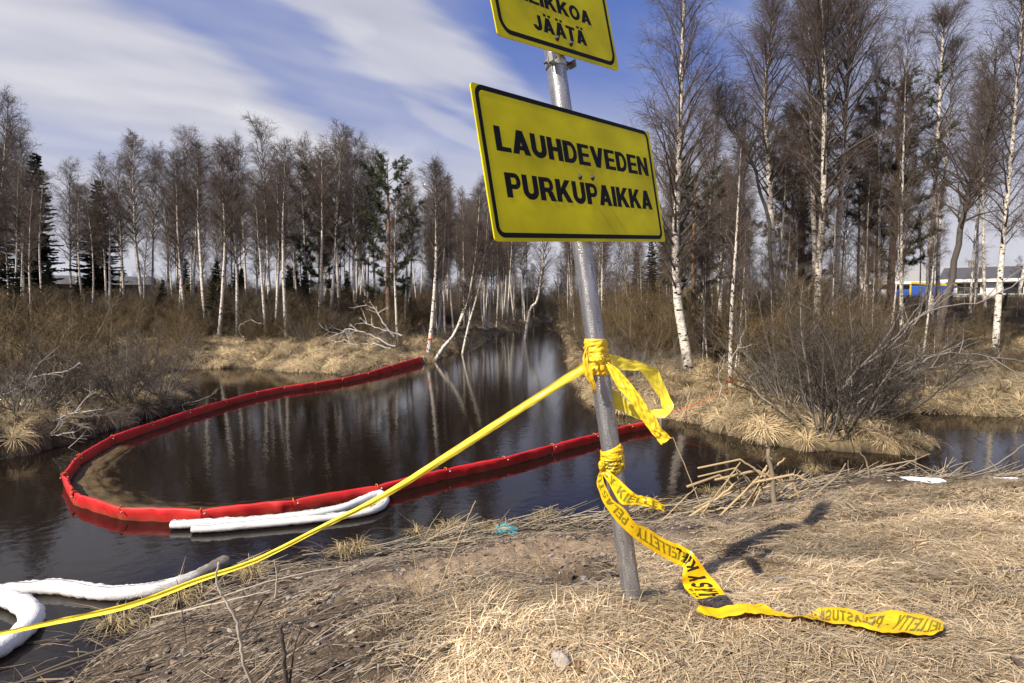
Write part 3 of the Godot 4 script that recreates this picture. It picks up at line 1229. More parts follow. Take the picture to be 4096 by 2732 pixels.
func build_water() -> void:
	var b := MB.new()
	var n := 40
	for j in n:
		for i in n:
			var x := lerpf(-75.0, 75.0, i / (n - 1.0))
			var z := lerpf(6.0, -105.0, j / (n - 1.0))
			b.vert(Vector3(x, 0, z), Vector3.UP, Color.WHITE, Vector2(x * 0.30, z * 0.42))
	for j in n - 1:
		for i in n - 1:
			var q := j * n + i
			for k in [q, q + n, q + 1, q + 1, q + n, q + n + 1]:
				b.ix.append(k)
	tag(obj("water", b.mesh(), M.water), "dark brown water of the stream and its side pond, reflecting trees and sky", "water", "", "structure")


# ---------------------------------------------------------------- houses and trailer
func house(o: Node3D, w: float, d: float, hw: float, hr: float, wall: Color, roof: Color, trim: Color, wins: Array) -> void:
	var b := MB.new()
	b.box(Transform3D(Basis(), Vector3(0, hw * 0.5 - 0.4, 0)), Vector3(w, hw + 0.8, d), wall)
	# gable ends
	for s: float in [-1.0, 1.0]:
		b.tri(Vector3(s * w * 0.5, hw, -d * 0.5), Vector3(s * w * 0.5, hw, d * 0.5), Vector3(s * w * 0.5, hw + hr, 0), wall)
	part("wall", b, M.paint, o)
	var rb := MB.new()
	var ov := 0.5
	var ang := atan2(hr, d * 0.5)
	var sl := (d * 0.5 + ov) / cos(ang)
	for s: float in [-1.0, 1.0]:
		var t := Transform3D(Basis(Vector3.RIGHT, s * ang), Vector3(0, hw + hr + 0.08, 0))
		rb.box(t.translated_local(Vector3(0, 0, s * sl * 0.5)), Vector3(w + 2 * ov, 0.14, sl), roof, 0.02)
	var ro := part("roof", rb, M.paint, o)
	var fb := MB.new()
	for s: float in [-1.0, 1.0]:
		fb.box(Transform3D(Basis(), Vector3(0, hw - tan(ang) * ov + 0.0, s * (d * 0.5 + ov + 0.03))), Vector3(w + 2 * ov, 0.26, 0.05), trim)
	part("eaves_board", fb, M.paint, ro)
	var cb := MB.new()
	cb.box(Transform3D(Basis(), Vector3(w * 0.2, hw + hr + 0.2, 0.3)), Vector3(0.6, 1.0, 0.6), Color(0.2, 0.19, 0.18), 0.02)
	part("chimney", cb, M.paint, ro)
	for q in wins:
		var fr := MB.new()
		var c := Vector3(q[0], q[1], d * 0.5 + 0.03)
		for s: float in [-1.0, 1.0]:
			fr.box(Transform3D(Basis(), c + Vector3(s * q[2] * 0.5, 0, 0)), Vector3(0.1, q[3] + 0.1, 0.08), trim)
			fr.box(Transform3D(Basis(), c + Vector3(0, s * q[3] * 0.5, 0.003)), Vector3(q[2] + 0.1, 0.1, 0.08), trim)
		var f := part("window", fr, M.paint, o)
		var pn := MB.new()
		pn.box(Transform3D(Basis(), c + Vector3(0, 0, -0.012)), Vector3(q[2], q[3], 0.03), Color.WHITE)
		part("pane", pn, M.glass, f)

func build_houses() -> void:
	var p: Vector3 = Vector3(42.367,2.45,-50)
	var o := thing("white_house", "white bungalow with a dark roof at the picture's right edge behind the birches", "house", on(p.x + 3.6, p.z - 1.0))
	o.rotation.y = -0.75
	house(o, 11.0, 7.0, 2.1, 1.05, Color(0.74, 0.73, 0.70), Color(0.075, 0.073, 0.076), Color(0.78, 0.78, 0.76), [[-3.8, 1.25, 1.7, 1.0], [-0.8, 1.25, 1.4, 1.0], [2.6, 1.25, 2.0, 1.0]])
	p = Vector3(45.196,2.45,-62)
	o = thing("grey_house", "low house with a light grey roof behind the trailer and the twin birch", "house", on(p.x + 1.0, p.z))
	o.rotation.y = -0.55
	house(o, 14.0, 8.0, 2.2, 1.5, Color(0.60, 0.58, 0.55), Color(0.30, 0.295, 0.285), Color(0.7, 0.7, 0.7), [[-3.5, 1.3, 1.6, 1.0], [0.5, 1.3, 1.6, 1.0], [4.2, 1.3, 1.6, 1.0]])
	p = Vector3(-44.297,2.45,-62)
	o = thing("dark_building", "low dark building with a pale roof edge behind the left wood", "building", on(p.x, p.z))
	o.rotation.y = 0.5
	house(o, 8.5, 6.0, 3.2, 0.6, Color(0.055, 0.05, 0.048), Color(0.09, 0.09, 0.09), Color(0.40, 0.40, 0.39), [[-2.4, 1.8, 1.4, 1.1], [0.8, 1.8, 1.4, 1.1]])
	# trailer
	p = Vector3(30.873,2.45,-42)
	o = thing("covered_trailer", "blue trailer with a yellow top beam parked on the slope by the white house", "trailer", on(p.x, p.z, 0.1))
	o.rotation.y = -0.62
	o.scale = Vector3(0.74, 0.74, 0.74)
	var blue := Color(0.012, 0.075, 0.36)
	var yel := Color(0.62, 0.36, 0.012)
	var b := MB.new()
	b.box(Transform3D(Basis(), Vector3(0, 1.0, 0)), Vector3(3.4, 1.1, 1.7), blue, 0.08)
	b.box(Transform3D(Basis(), Vector3(-2.4, 0.85, 0)), Vector3(1.3, 0.7, 1.4), blue, 0.08)
	part("body", b, M.paint, o)
	b = MB.new()
	b.box(Transform3D(Basis(Vector3.BACK, -0.09), Vector3(0.1, 1.72, 0.5)), Vector3(3.6, 0.22, 0.3), yel, 0.03)
	b.box(Transform3D(Basis(), Vector3(-1.72, 1.15, 0.88)), Vector3(0.16, 1.1, 0.16), yel, 0.03)
	part("top_beam", b, M.paint, o)
	b = MB.new()
	b.box(Transform3D(Basis(), Vector3(0, 0.36, 0)), Vector3(3.6, 0.18, 1.3), Color(0.02, 0.02, 0.02), 0.02)
	b.box(Transform3D(Basis(), Vector3(2.5, 0.36, 0)), Vector3(1.5, 0.12, 0.14), Color(0.02, 0.02, 0.02), 0.02)
	part("chassis", b, M.paint, o)
	for x in [-0.6, 0.4]:
		for z in [-0.75, 0.75]:
			b = MB.new()
			b.tube(PackedVector3Array([Vector3(x, 0.3, z - 0.12), Vector3(x, 0.3, z - 0.08), Vector3(x, 0.3, z + 0.08), Vector3(x, 0.3, z + 0.12)]), PackedFloat32Array([0.27, 0.33, 0.33, 0.27]), 16, Color(0.015, 0.015, 0.015), Color(0.015, 0.015, 0.015), true)
			var wh := part("wheel", b, M.paint, o)
			b = MB.new()
			b.tube(PackedVector3Array([Vector3(x, 0.3, z - 0.125), Vector3(x, 0.3, z + 0.125)]), PackedFloat32Array([0.16, 0.16]), 12, Color(0.3, 0.3, 0.3), Color(0.3, 0.3, 0.3), true)
			part("rim", b, M.paint, wh)


# ---------------------------------------------------------------- wood
func put_tree(o: Node3D, at: Vector3, h: float, lean: Vector2, wscale: float, yaw: float, unit: float) -> void:
	o.position = at
	var up := Vector3(lean.x, h, lean.y).normalized()
	var x := up.cross(Vector3(sin(yaw), 0, cos(yaw))).normalized()
	var z := x.cross(up)
	var k := up.y * 0.0 + Vector3(lean.x, h, lean.y).length() / unit
	o.basis = Basis(x * k * wscale, up * k, z * k * wscale)

func build_trees() -> void:
	var birches := []
	for i in 9:
		var r := rng(1000 + i)
		var path := straight(r, 10.0)
		var b := MB.new()
		var t0: float = [0.44, 0.5, 0.38, 0.54, 0.46, 0.42, 0.5, 0.36, 0.55][i]
		var cw: float = [0.17, 0.15, 0.18, 0.16, 0.17, 0.14, 0.16, 0.15, 0.15][i]
		crown(b, r, path, 0.085, 10.0, t0, cw, 1.05, 1.45, false)
		birches.append([stem(path, 0.085, false).mesh(), b.mesh()])
	var thin := []
	for i in 3:
		var r := rng(1100 + i)
		var path := straight(r, 10.0)
		var b := MB.new()
		crown(b, r, path, 0.06, 10.0, 0.3, 0.11, 0.8, 1.5, false, true)
		thin.append([stem(path, 0.06, false, 7).mesh(), b.mesh()])
	var young := []
	tw = Color(0.108, 0.078, 0.056)
	limb = Color(0.12, 0.095, 0.075)
	for i in 4:
		var r := rng(1150 + i)
		var path := straight(r, 10.0)
		var b := MB.new()
		crown(b, r, path, 0.065, 10.0, 0.12, 0.21, 0.7, 1.7, false)
		young.append([stem(path, 0.065, false, 7).mesh(), b.mesh()])
	tw = TW
	limb = LIMB
	var spr := [spruce(1200), spruce(1201), spruce(1202)]
	var pin := [pine(1300), pine(1301)]
	var protos := {}
	var count := 0
	var add := func(kind: String, x: float, z: float, h: float, lx: float, rad: float, label: String, group: String, k: int):
		var set_: Array = birches if kind == "b" else thin if kind == "s" else young if kind == "y" else birches if kind == "t" else spr if kind == "p" else pin
		var v: int = k % set_.size()
		var key := kind + str(v)
		var called: String = "birch_tree" if kind in ["b", "s", "y", "t"] else "spruce_tree" if kind == "p" else "pine_tree"
		var category: String = "birch tree" if kind in ["b", "s", "y", "t"] else "spruce tree" if kind == "p" else "pine tree"
		var o: Node3D
		if protos.has(key):
			o = protos[key].duplicate()
			o.name = numbered(called)
			add_child(o)
		else:
			o = Node3D.new()
			o.name = numbered(called)
			add_child(o)
			obj("trunk", set_[v][0], M.bark if kind in ["b", "s", "y", "t"] else M.twigs, o)
			obj("crown", set_[v][1], M.twigs if kind in ["b", "s", "y", "t"] else M.needles, o)
			protos[key] = o
		o.remove_meta("group")
		tag(o, label, category, group)
		var w := 1.0
		if kind == "b":
			w = clampf(rad / (0.085 * h / 10.0), 0.75, 1.15)
		elif kind == "t":
			w = 0.72
		elif kind == "p":
			w = 1.15 if h > 5.0 else 1.1
		put_tree(o, on(x, z, -0.06), h, Vector2(lx, fmod(x * 7.3, 0.5) - 0.25), w, k * 2.4, 10.0)
	var list := [
	["b", -25.787, -30, 9.322, 0.002, 0.08, "bare birch at the picture's left edge, its crown in front of a dark spruce", ""],
	["b", -24.71, -30, 8.174, -0.109, 0.069, "white birch stem standing before the tallest dark spruce on the left", ""],
	["b", -30.87, -40, 10.908, 0.064, 0.092, "pale feathery birch standing alone in the gap between the two dark spruces", ""],
	["b", -19.105, -27, 7.022, -0.214, 0.093, "white birch with a kinked stem just in front of the smaller left spruce", ""],
	["b", -23.123, -34, 9.67, -0.195, 0.091, "grey-stemmed birch with a broad brown crown, first on the right of the smaller spruce", ""],
	["b", -18.66, -29, 9.704, -0.495, 0.1, "tall birch leaning left, its crown a lone peak above the left treeline", ""],
	["b", -22.834, -36, 10.221, 0.31, 0.083, "short birch tucked behind the tall left-leaning birch, with a thin dark top", ""],
	["b", -15.434, -27, 8.515, -0.365, 0.093, "white birch leaning left behind the yellowish thicket, with a dense dark crown", ""],
	["b", -13.969, -26, 8.87, -0.499, 0.1, "strongly leaning white birch with a bright stem behind the yellowish thicket", ""],
	["b", -16.874, -30, 9.388, 0.561, 0.08, "straight birch standing between two left-leaning white birches", ""],
	["b", -12.916, -25, 8.373, 0.081, 0.096, "upright birch with a gleaming white foot at the wood's front edge", ""],
	["b", -12.357, -25.5, 8.657, -0.405, 0.088, "birch leaning left, just right of the birch with the gleaming foot", ""],
	["b", -10.835, -25, 7.086, -0.451, 0.067, "thin short birch bowed left at the front of the far wood", ""],
	["b", -11.922, -28, 10.162, -0.492, 0.096, "tallest birch of the far left wood, its rounded crown highest above the treeline", ""],
	["b", -10.872, -26, 8.07, 0.037, 0.07, "slim birch close on the right of the tallest far birch", ""],
	["b", -9.938, -25, 8.465, 0.008, 0.086, "straight white birch with a bright stem right down to the straw bank", ""],
	["b", -10.894, -30, 9.388, -0.36, 0.092, "birch leaning left with a wide drooping crown beside the narrow pine", ""],
	["b", -9.228, -27, 8.713, 0.214, 0.093, "birch standing directly in front of the narrow pine", ""],
	["b", -9.056, -28, 9.18, 0.658, 0.086, "birch leaning right, forming a narrow V with its upright neighbour", ""],
	["b", -8.993, -30, 10.529, 0.192, 0.103, "upright birch with a tall spire crown left of the big green pine", ""],
	["b", -8.511, -31, 10.214, 0.146, 0.095, "slender birch close behind the spire-crowned birch", ""],
	["b", -8.456, -33, 10.283, -0.138, 0.088, "pale birch at the left edge of the big green pine", ""],
	["b", -7.876, -33, 10.04, 0.07, 0.088, "white birch half hidden by the green pine's left boughs", ""],
	["b", -5.232, -26, 6.727, -0.064, 0.07, "thin birch with its white foot in front of the big green pine", ""],
	["b", -6.429, -35, 8.485, 0.222, 0.08, "small bare birch just right of the big green pine", ""],
	["b", 5.819, -38, 7.66, 0.192, 0.087, "slim birch seen just right of the pole under the big yellow sign", ""],
	["s", 5.843, -14, 2.905, -0.135, 0.032, "thin grey sapling standing just right of the sapling tied with orange rope", ""],
	["b", 7.4, -20, 5.903, -0.078, 0.061, "young white birch behind the tall birch beside the sign", ""],
	["b", 7.804, -22, 6.634, 0.341, 0.051, "thin young birch left of the sapling tied with orange rope", ""],
	["b", 10.417, -21, 8.47, -0.193, 0.072, "birch in the right clump, its white stem half hidden by pine boughs", ""],
	["b", 14.563, -24, 8.38, -0.2, 0.074, "birch behind the right clump, just left of the dark pine", ""],
	["b", 14.746, -23, 6.921, -0.325, 0.07, "thin birch in front of the dark right pine", ""],
	["b", 17.563, -26, 7.019, 0.233, 0.08, "reddish-stemmed slim birch at the right pine's foot", ""],
	["b", 21.95, -27, 10.19, -0.203, 0.072, "slim birch between the dark crooked alder and the rightmost birch", ""],
	["b", 26.566, -30, 9.078, 0.526, 0.092, "grey birch at the picture's right edge in front of the white house", ""],
	["p", -27.017, -32, 9.786, 0.398, 0.11, "tallest dark spruce at the far left of the wood", ""],
	["p", -24.759, -34, 8.842, 0.121, 0.104, "smaller dark spruce with ragged boughs in the left wood", ""],
	["p", -30.382, -33, 9.069, 0.74, 0.114, "dark spruce cut by the picture's left edge", ""],
	["n", -5.846, -27, 8.634, -0.033, 0.114, "big green pine rising in the middle of the far wood", ""],
	["n", -10.429, -31, 9.122, 0.018, 0.095, "narrow dark pine standing behind the birches of the far wood", ""],
	["n", 13.945, -21, 9.307, -0.08, 0.129, "dark pine with upswept boughs in the right clump", ""],
	["n", 12.271, -24, 9.866, -0.209, 0.11, "green pine behind the white stems of the right clump", ""],
	["n", 6.015, -19, 6.052, -0.067, 0.051, "small pine behind the tall birch beside the sign", ""],
	["p", 8.426, -34, 5.476, -0.118, 0.091, "small green spruce low behind the sign's right corner", ""],
	["p", 10.83, -40, 6.882, -0.039, 0.107, "green spruce just left of the tall birch beside the sign", ""],
	["p", 9.728, -44, 5.746, -0.13, 0.101, "little spruce over the yellowish thicket behind the pole", ""],
	["p", 20.611, -24, 0.901, 0.034, 0.046, "low young spruce on the slope below the white house", ""],
	["p", -16.52, -33, 2.403, 0.027, 0.051, "low green spruce sapling between white stems left of the tallest birch", "young spruces under the far birches"],
	["p", -13.862, -31, 2.24, 0.019, 0.047, "small green spruce behind the bowed thin birch", "young spruces under the far birches"],
	["p", -12.607, -34, 2.684, 0.028, 0.052, "dark green young spruce at the foot of the wide drooping birch", "young spruces under the far birches"],
	["p", -10.22, -33, 2.528, 0.02, 0.051, "young spruce under the right-leaning birch", "young spruces under the far birches"],
	["p", -8.603, -30, 1.878, 0.005, 0.046, "small dense spruce left of the big pine's trunk", "young spruces under the far birches"],
	["p", -7.706, -31, 2.24, 0.011, 0.047, "young spruce at the big pine's foot", "young spruces under the far birches"],
	["p", -17.975, -32, 2.502, 0.034, 0.049, "spruce sapling behind the strongly leaning birch", "young spruces under the far birches"],
	["p", -5.755, -32, 2.137, 0.006, 0.049, "small spruce right of the big pine's trunk", "young spruces under the far birches"]]
	for q in list:
		add.call(q[0], q[1], q[2], q[3], q[4], q[5], q[6], q[7], count)
		count += 1
	# the rest of the wood
	var r := rng(77)
	var marks := [[-41.0, "left picture edge"], [-38.5, "tallest left spruce"], [-36.2, "smaller left spruce"], [-32.8, "lone left-leaning birch"], [-28.3, "strongly leaning birch"], [-23.0, "tallest far birch"], [-18.5, "narrow pine"], [-15.0, "spire-crowned birch"], [-12.0, "big green pine"], [-7.5, "roped leaning birch"], [-4.0, "bowed birch"], [-1.5, "far left bend"], [1.5, "stream's far end"], [4.0, "gap behind the pole"], [9.0, "birch right of the pole"], [14.0, "sign's right corner"], [17.5, "tall birch beside the sign"], [21.5, "roped birch sapling"], [24.5, "round-crowned birch"], [28.5, "right clump's thickest stem"], [33.0, "dark right pine"], [36.5, "twin-stemmed birch"], [40.5, "white house"]]
	var zones := [
		[-46.0, -6.0, 30.0, 52.0, 84, 0.14, 0.265, "b", "bare left-wood birch behind the %s, %s back, %s", "birches deep in the far left wood"],
		[-8.0, 3.2, 29.0, 66.0, 66, 0.12, 0.20, "b", "thin stream-side birch behind the %s, %s back, %s", "birches along the stream's left bank"],
		[4.5, 21.0, 27.0, 55.0, 34, 0.12, 0.25, "b", "right-bank thicket birch behind the %s, %s back, %s", "birches behind the right bank thicket"],
		[21.0, 40.0, 26.0, 44.0, 14, 0.16, 0.26, "s", "slim scrub birch behind the %s, %s back, %s", "slim birches before the houses"],
		[-1.6, 6.0, 62.0, 88.0, 30, 0.055, 0.10, "y", "distant thin birch behind the %s, %s back, %s", "birches where the stream ends"],
		[17.0, 40.0, 17.0, 31.0, 20, 0.15, 0.38, "t", "tall slim clump birch behind the %s, %s back, %s", "slim birches of the right clump"],
		[18.5, 33.0, 15.0, 30.0, 26, 0.10, 0.24, "y", "slim young thicket birch behind the %s, %s back, %s", "young birches in the right thicket"],
		[33.0, 43.0, 17.0, 34.0, 9, 0.01, 0.06, "y", "slim young slope birch behind the %s, %s back, %s", "young birches on the slope"],
		[5.0, 17.0, 20.0, 42.0, 30, 0.05, 0.14, "y", "slim young right-bank birch behind the %s, %s back, %s", "young birches on the right bank"],
		[-44.0, -9.0, 29.0, 44.0, 26, 0.02, 0.075, "p", "young undergrowth spruce behind the %s, %s back, %s", "young spruces under the far birches"]]
	for zn in zones:
		var made := strew(r, zn[0], zn[1], zn[2], zn[3], zn[4], 0.5, marks)
		for q in made:
			var h: float = lerpf(zn[5], zn[6], pow(r.randf(), 1.8))
			h = 1.4 + h * q[0].length()
			var lx := r.randf_range(-0.07, 0.07) * h
			add.call(zn[7], q[0].x, q[0].y, h, lx, 0.075 * h / 10.0, zn[8] % [q[1], q[2], "leaning left" if lx < -0.025 * h else "leaning right" if lx > 0.025 * h else "upright"], zn[9], r.randi() % 90)
	# trees with a shape of their own
	var special := [
	["b", 0.147, 0.3, 0.2, 1.3, [Vector3(4.843,0.198,-15.4), Vector3(4.715,1.152,-15.4), Vector3(4.475,2.45,-15.4), Vector3(4.382,4.091,-15.4), Vector3(4.428,5.799,-15.4), Vector3(4.443,7.825,-15.4), Vector3(4.482,10.249,-15.4), Vector3(4.538,12.298,-15.4)], "tall white birch beside the yellow sign, its thick trunk bending at the foot"],
	["b", 0.056, 0.35, 0.12, 0.5, [Vector3(5.118,0.19,-13.2), Vector3(5.092,1.133,-13.2), Vector3(5.096,2.45,-13.2), Vector3(5.15,3.748,-13.2), Vector3(5.181,5.125,-13.2), Vector3(5.205,6,-13.2)], "slender birch sapling with orange rope round its foot"],
	["b", 0.123, 0.32, 0.19, 1.1, [Vector3(9.361,1.379,-20), Vector3(9.077,4.417,-20), Vector3(8.863,6.799,-20), Vector3(8.654,9.59,-20), Vector3(8.771,11.014,-20), Vector3(8.835,12.225,-20)], "white birch with a round wiry crown, left of the right clump's tallest stems"],
	["b", 0.102, 0.35, 0.17, 1, [Vector3(11.022,1.038,-20.5), Vector3(10.796,4.466,-20.5), Vector3(10.638,6.605,-20.5), Vector3(10.467,9.501,-20.5), Vector3(10.351,11.375,-20.5), Vector3(10.24,13.122,-20.5)], "left one of three white stems rising from the brown thicket"],
	["b", 0.127, 0.33, 0.2, 1.2, [Vector3(9.923,1.033,-18.5), Vector3(9.905,3.712,-18.5), Vector3(9.969,5.651,-18.5), Vector3(9.863,9.402,-18.5), Vector3(9.731,11.032,-18.5), Vector3(9.627,12.991,-18.5)], "thickest white stem in the middle of the right clump"],
	["b", 0.112, 0.36, 0.21, 1.2, [Vector3(11.029,0.956,-19.5), Vector3(11.039,4.367,-19.5), Vector3(11.108,6.258,-19.5), Vector3(11.164,9.777,-19.5), Vector3(11.19,11.218,-19.5), Vector3(11.262,12.876,-19.5)], "white birch leaning right at the right side of the clump"],
	["b", 0.109, 0.42, 0.14, 0.8, [Vector3(16.219,0.595,-22), Vector3(16.091,4.613,-22), Vector3(16.104,7.785,-22), Vector3(16.09,11.996,-22), Vector3(16.152,12.655,-22)], "twin-stemmed white birch, left stem, before the white house's roof"],
	["b", 0.077, 0.45, 0.12, 0.7, [Vector3(16.697,0.57,-22.3), Vector3(16.564,4.643,-22.3), Vector3(16.639,7.299,-22.3), Vector3(16.743,10.556,-22.3), Vector3(16.745,11.999,-22.3)], "twin-stemmed white birch, thinner right stem leaning outwards"],
	["a", 0.103, 0.28, 0.22, 1, [Vector3(13.478,0.933,-18), Vector3(13.84,3.134,-18), Vector3(14.075,5.028,-18), Vector3(14.292,5.965,-18), Vector3(14.695,7.159,-18), Vector3(14.823,8.602,-18), Vector3(14.868,10.286,-18)], "dark crooked alder leaning right over the slope below the white house"],
	["b", 0.091, 0.38, 0.15, 1, [Vector3(14.492,1.017,-17), Vector3(14.508,3.096,-17), Vector3(14.532,4.173,-17), Vector3(14.633,7.258,-17), Vector3(14.682,10.263,-17), Vector3(14.702,11.3,-17)], "rightmost white birch, leaning right beside the picture's edge"],
	["a", 0.065, 0.4, 0.2, 0.7, [Vector3(8.027,1.017,-17), Vector3(7.664,4.122,-17), Vector3(7.273,5.895,-17), Vector3(6.836,6.835,-17), Vector3(6.306,7.581,-17), Vector3(5.881,8.322,-17)], "dark bare tree arching left towards the sign"],
	["b", 0.098, 0.36, 0.15, 0.9, [Vector3(-3.452,0.279,-23.2), Vector3(-3.26,1.564,-23.2), Vector3(-3.099,3.577,-23.2), Vector3(-3.045,5.479,-23.2), Vector3(-3.068,6.808,-23.2), Vector3(-3.094,7.7,-23.2)], "birch with orange rope round its foot at the boom's far end"],
	["b", 0.079, 0.45, 0.14, 1, [Vector3(-3.141,0.085,-23), Vector3(-2.783,0.564,-23), Vector3(-2.409,0.989,-23), Vector3(-2.033,1.748,-23), Vector3(-1.765,2.468,-23), Vector3(-1.494,4.019,-23), Vector3(-1.367,5.263,-23), Vector3(-1.273,6.941,-23)], "bowed birch leaning out over the stream at the boom's end"],
	["b", 0.063, 0.5, 0.12, 0.6, [Vector3(-3.077,0.06,-23.6), Vector3(-2.709,0.642,-23.6), Vector3(-2.343,1.187,-23.6), Vector3(-1.975,2.18,-23.6), Vector3(-1.646,3.168,-23.6), Vector3(-1.138,4.238,-23.6), Vector3(-0.635,5.125,-23.6)], "thinner stem bowed beside the leaning birch at the boom's end"],
	["b", 0.11, 0.45, 0.14, 1, [Vector3(0.62,1.02,-36), Vector3(1.115,1.763,-36), Vector3(1.581,2.45,-36), Vector3(1.876,4.362,-36), Vector3(2.057,7.069,-36), Vector3(2.183,9.213,-36)], "leaning white birch far along the left bank of the stream"],
	["b", 0.06, 0.5, 0.14, 0.7, [Vector3(-2.347,0.258,-26), Vector3(-2.002,1.258,-26), Vector3(-1.658,2.45,-26), Vector3(-1.295,4.028,-26), Vector3(-1.091,6.174,-26), Vector3(-1.046,7.912,-26)], "thin birch leaning right behind the bowed birch"]]
	var sd := 2000
	for q in special:
		var rr := rng(sd)
		sd += 1
		var raw: Array = q[5]
		var base: Vector3 = raw[0]
		var g := height(base.x, base.z)
		base.y = g - 0.08
		var pts := []
		for p in raw:
			pts.append(p - base)
		pts[0] = Vector3.ZERO
		if pts[1].y < 0.15:
			pts.remove_at(1)
		var path := smooth_path(pts, 4)
		var alder: bool = q[0] == "a"
		if alder:
			for i in range(2, path.size()):
				path[i] += rv(rr) * 0.05
		var o := thing("alder_tree" if alder else "birch_tree", q[6], "alder tree" if alder else "birch tree", base)
		part("trunk", stem(path, q[1], alder, 12), M.bark if not alder else M.twigs, o)
		var b := MB.new()
		crown(b, rr, path, q[1], path[path.size() - 1].y, q[2], q[3], 1.5 * float(q[4]), 1.25, alder)
		part("crown", b, M.twigs, o)
		if q[6].contains("orange rope") and not alder:
			var tb := MB.new()
			var at := 0.26 if base.z > -16.0 else 0.75
			for k in 2:
				var ring := PackedVector3Array()
				var c: Vector3 = Vector3.ZERO
				for i in path.size() - 1:
					if path[i].y <= at and path[i + 1].y > at:
						c = path[i].lerp(path[i + 1], (at - path[i].y) / (path[i + 1].y - path[i].y))
				for i in 17:
					var a := TAU * i / 16.0
					ring.append(c + Vector3(cos(a), 0.12 * sin(a + k), sin(a)) * (float(q[1]) * 1.15 + 0.012) + Vector3(0, k * 0.03, 0))
				tb.tube(ring, PackedFloat32Array([0.014, 0.014]), 5, Color.WHITE, Color.WHITE)
			bands.append([tb, base])

var bands := []


# spots on dry land in a sector, each with the landmark before it and its place in that row
func strew(r: RandomNumberGenerator, a0: float, a1: float, d0: float, d1: float, count: int, inland: float, marks: Array) -> Array:
	var rows := {}
	var placed := 0
	var tries := 0
	while placed < count and tries < 6000:
		tries += 1
		var az := r.randf_range(a0, a1)
		var dist := sqrt(r.randf_range(d0 * d0, d1 * d1))
		var at := Vector2(sin(deg_to_rad(az)), -cos(deg_to_rad(az))) * dist
		if shore(at.x, at.y) < inland:
			continue
		var best := 0
		for i in marks.size():
			if absf(marks[i][0] - az) < absf(marks[best][0] - az):
				best = i
		if not rows.has(best):
			rows[best] = []
		rows[best].append(at)
		placed += 1
	var ordinal := ["first", "second", "third", "fourth", "fifth", "sixth", "seventh", "eighth", "ninth", "tenth", "eleventh", "twelfth", "thirteenth", "fourteenth", "fifteenth", "sixteenth", "seventeenth", "eighteenth", "nineteenth", "twentieth", "twenty-first", "twenty-second", "twenty-third", "twenty-fourth", "twenty-fifth", "twenty-sixth", "twenty-seventh", "last"]
	var out := []
	for k in rows:
		var row: Array = rows[k]
		row.sort_custom(func(p, q): return p.length() < q.length())
		for i in row.size():
			out.append([row[i], marks[k][1], ordinal[mini(i, 27)]])
	return out


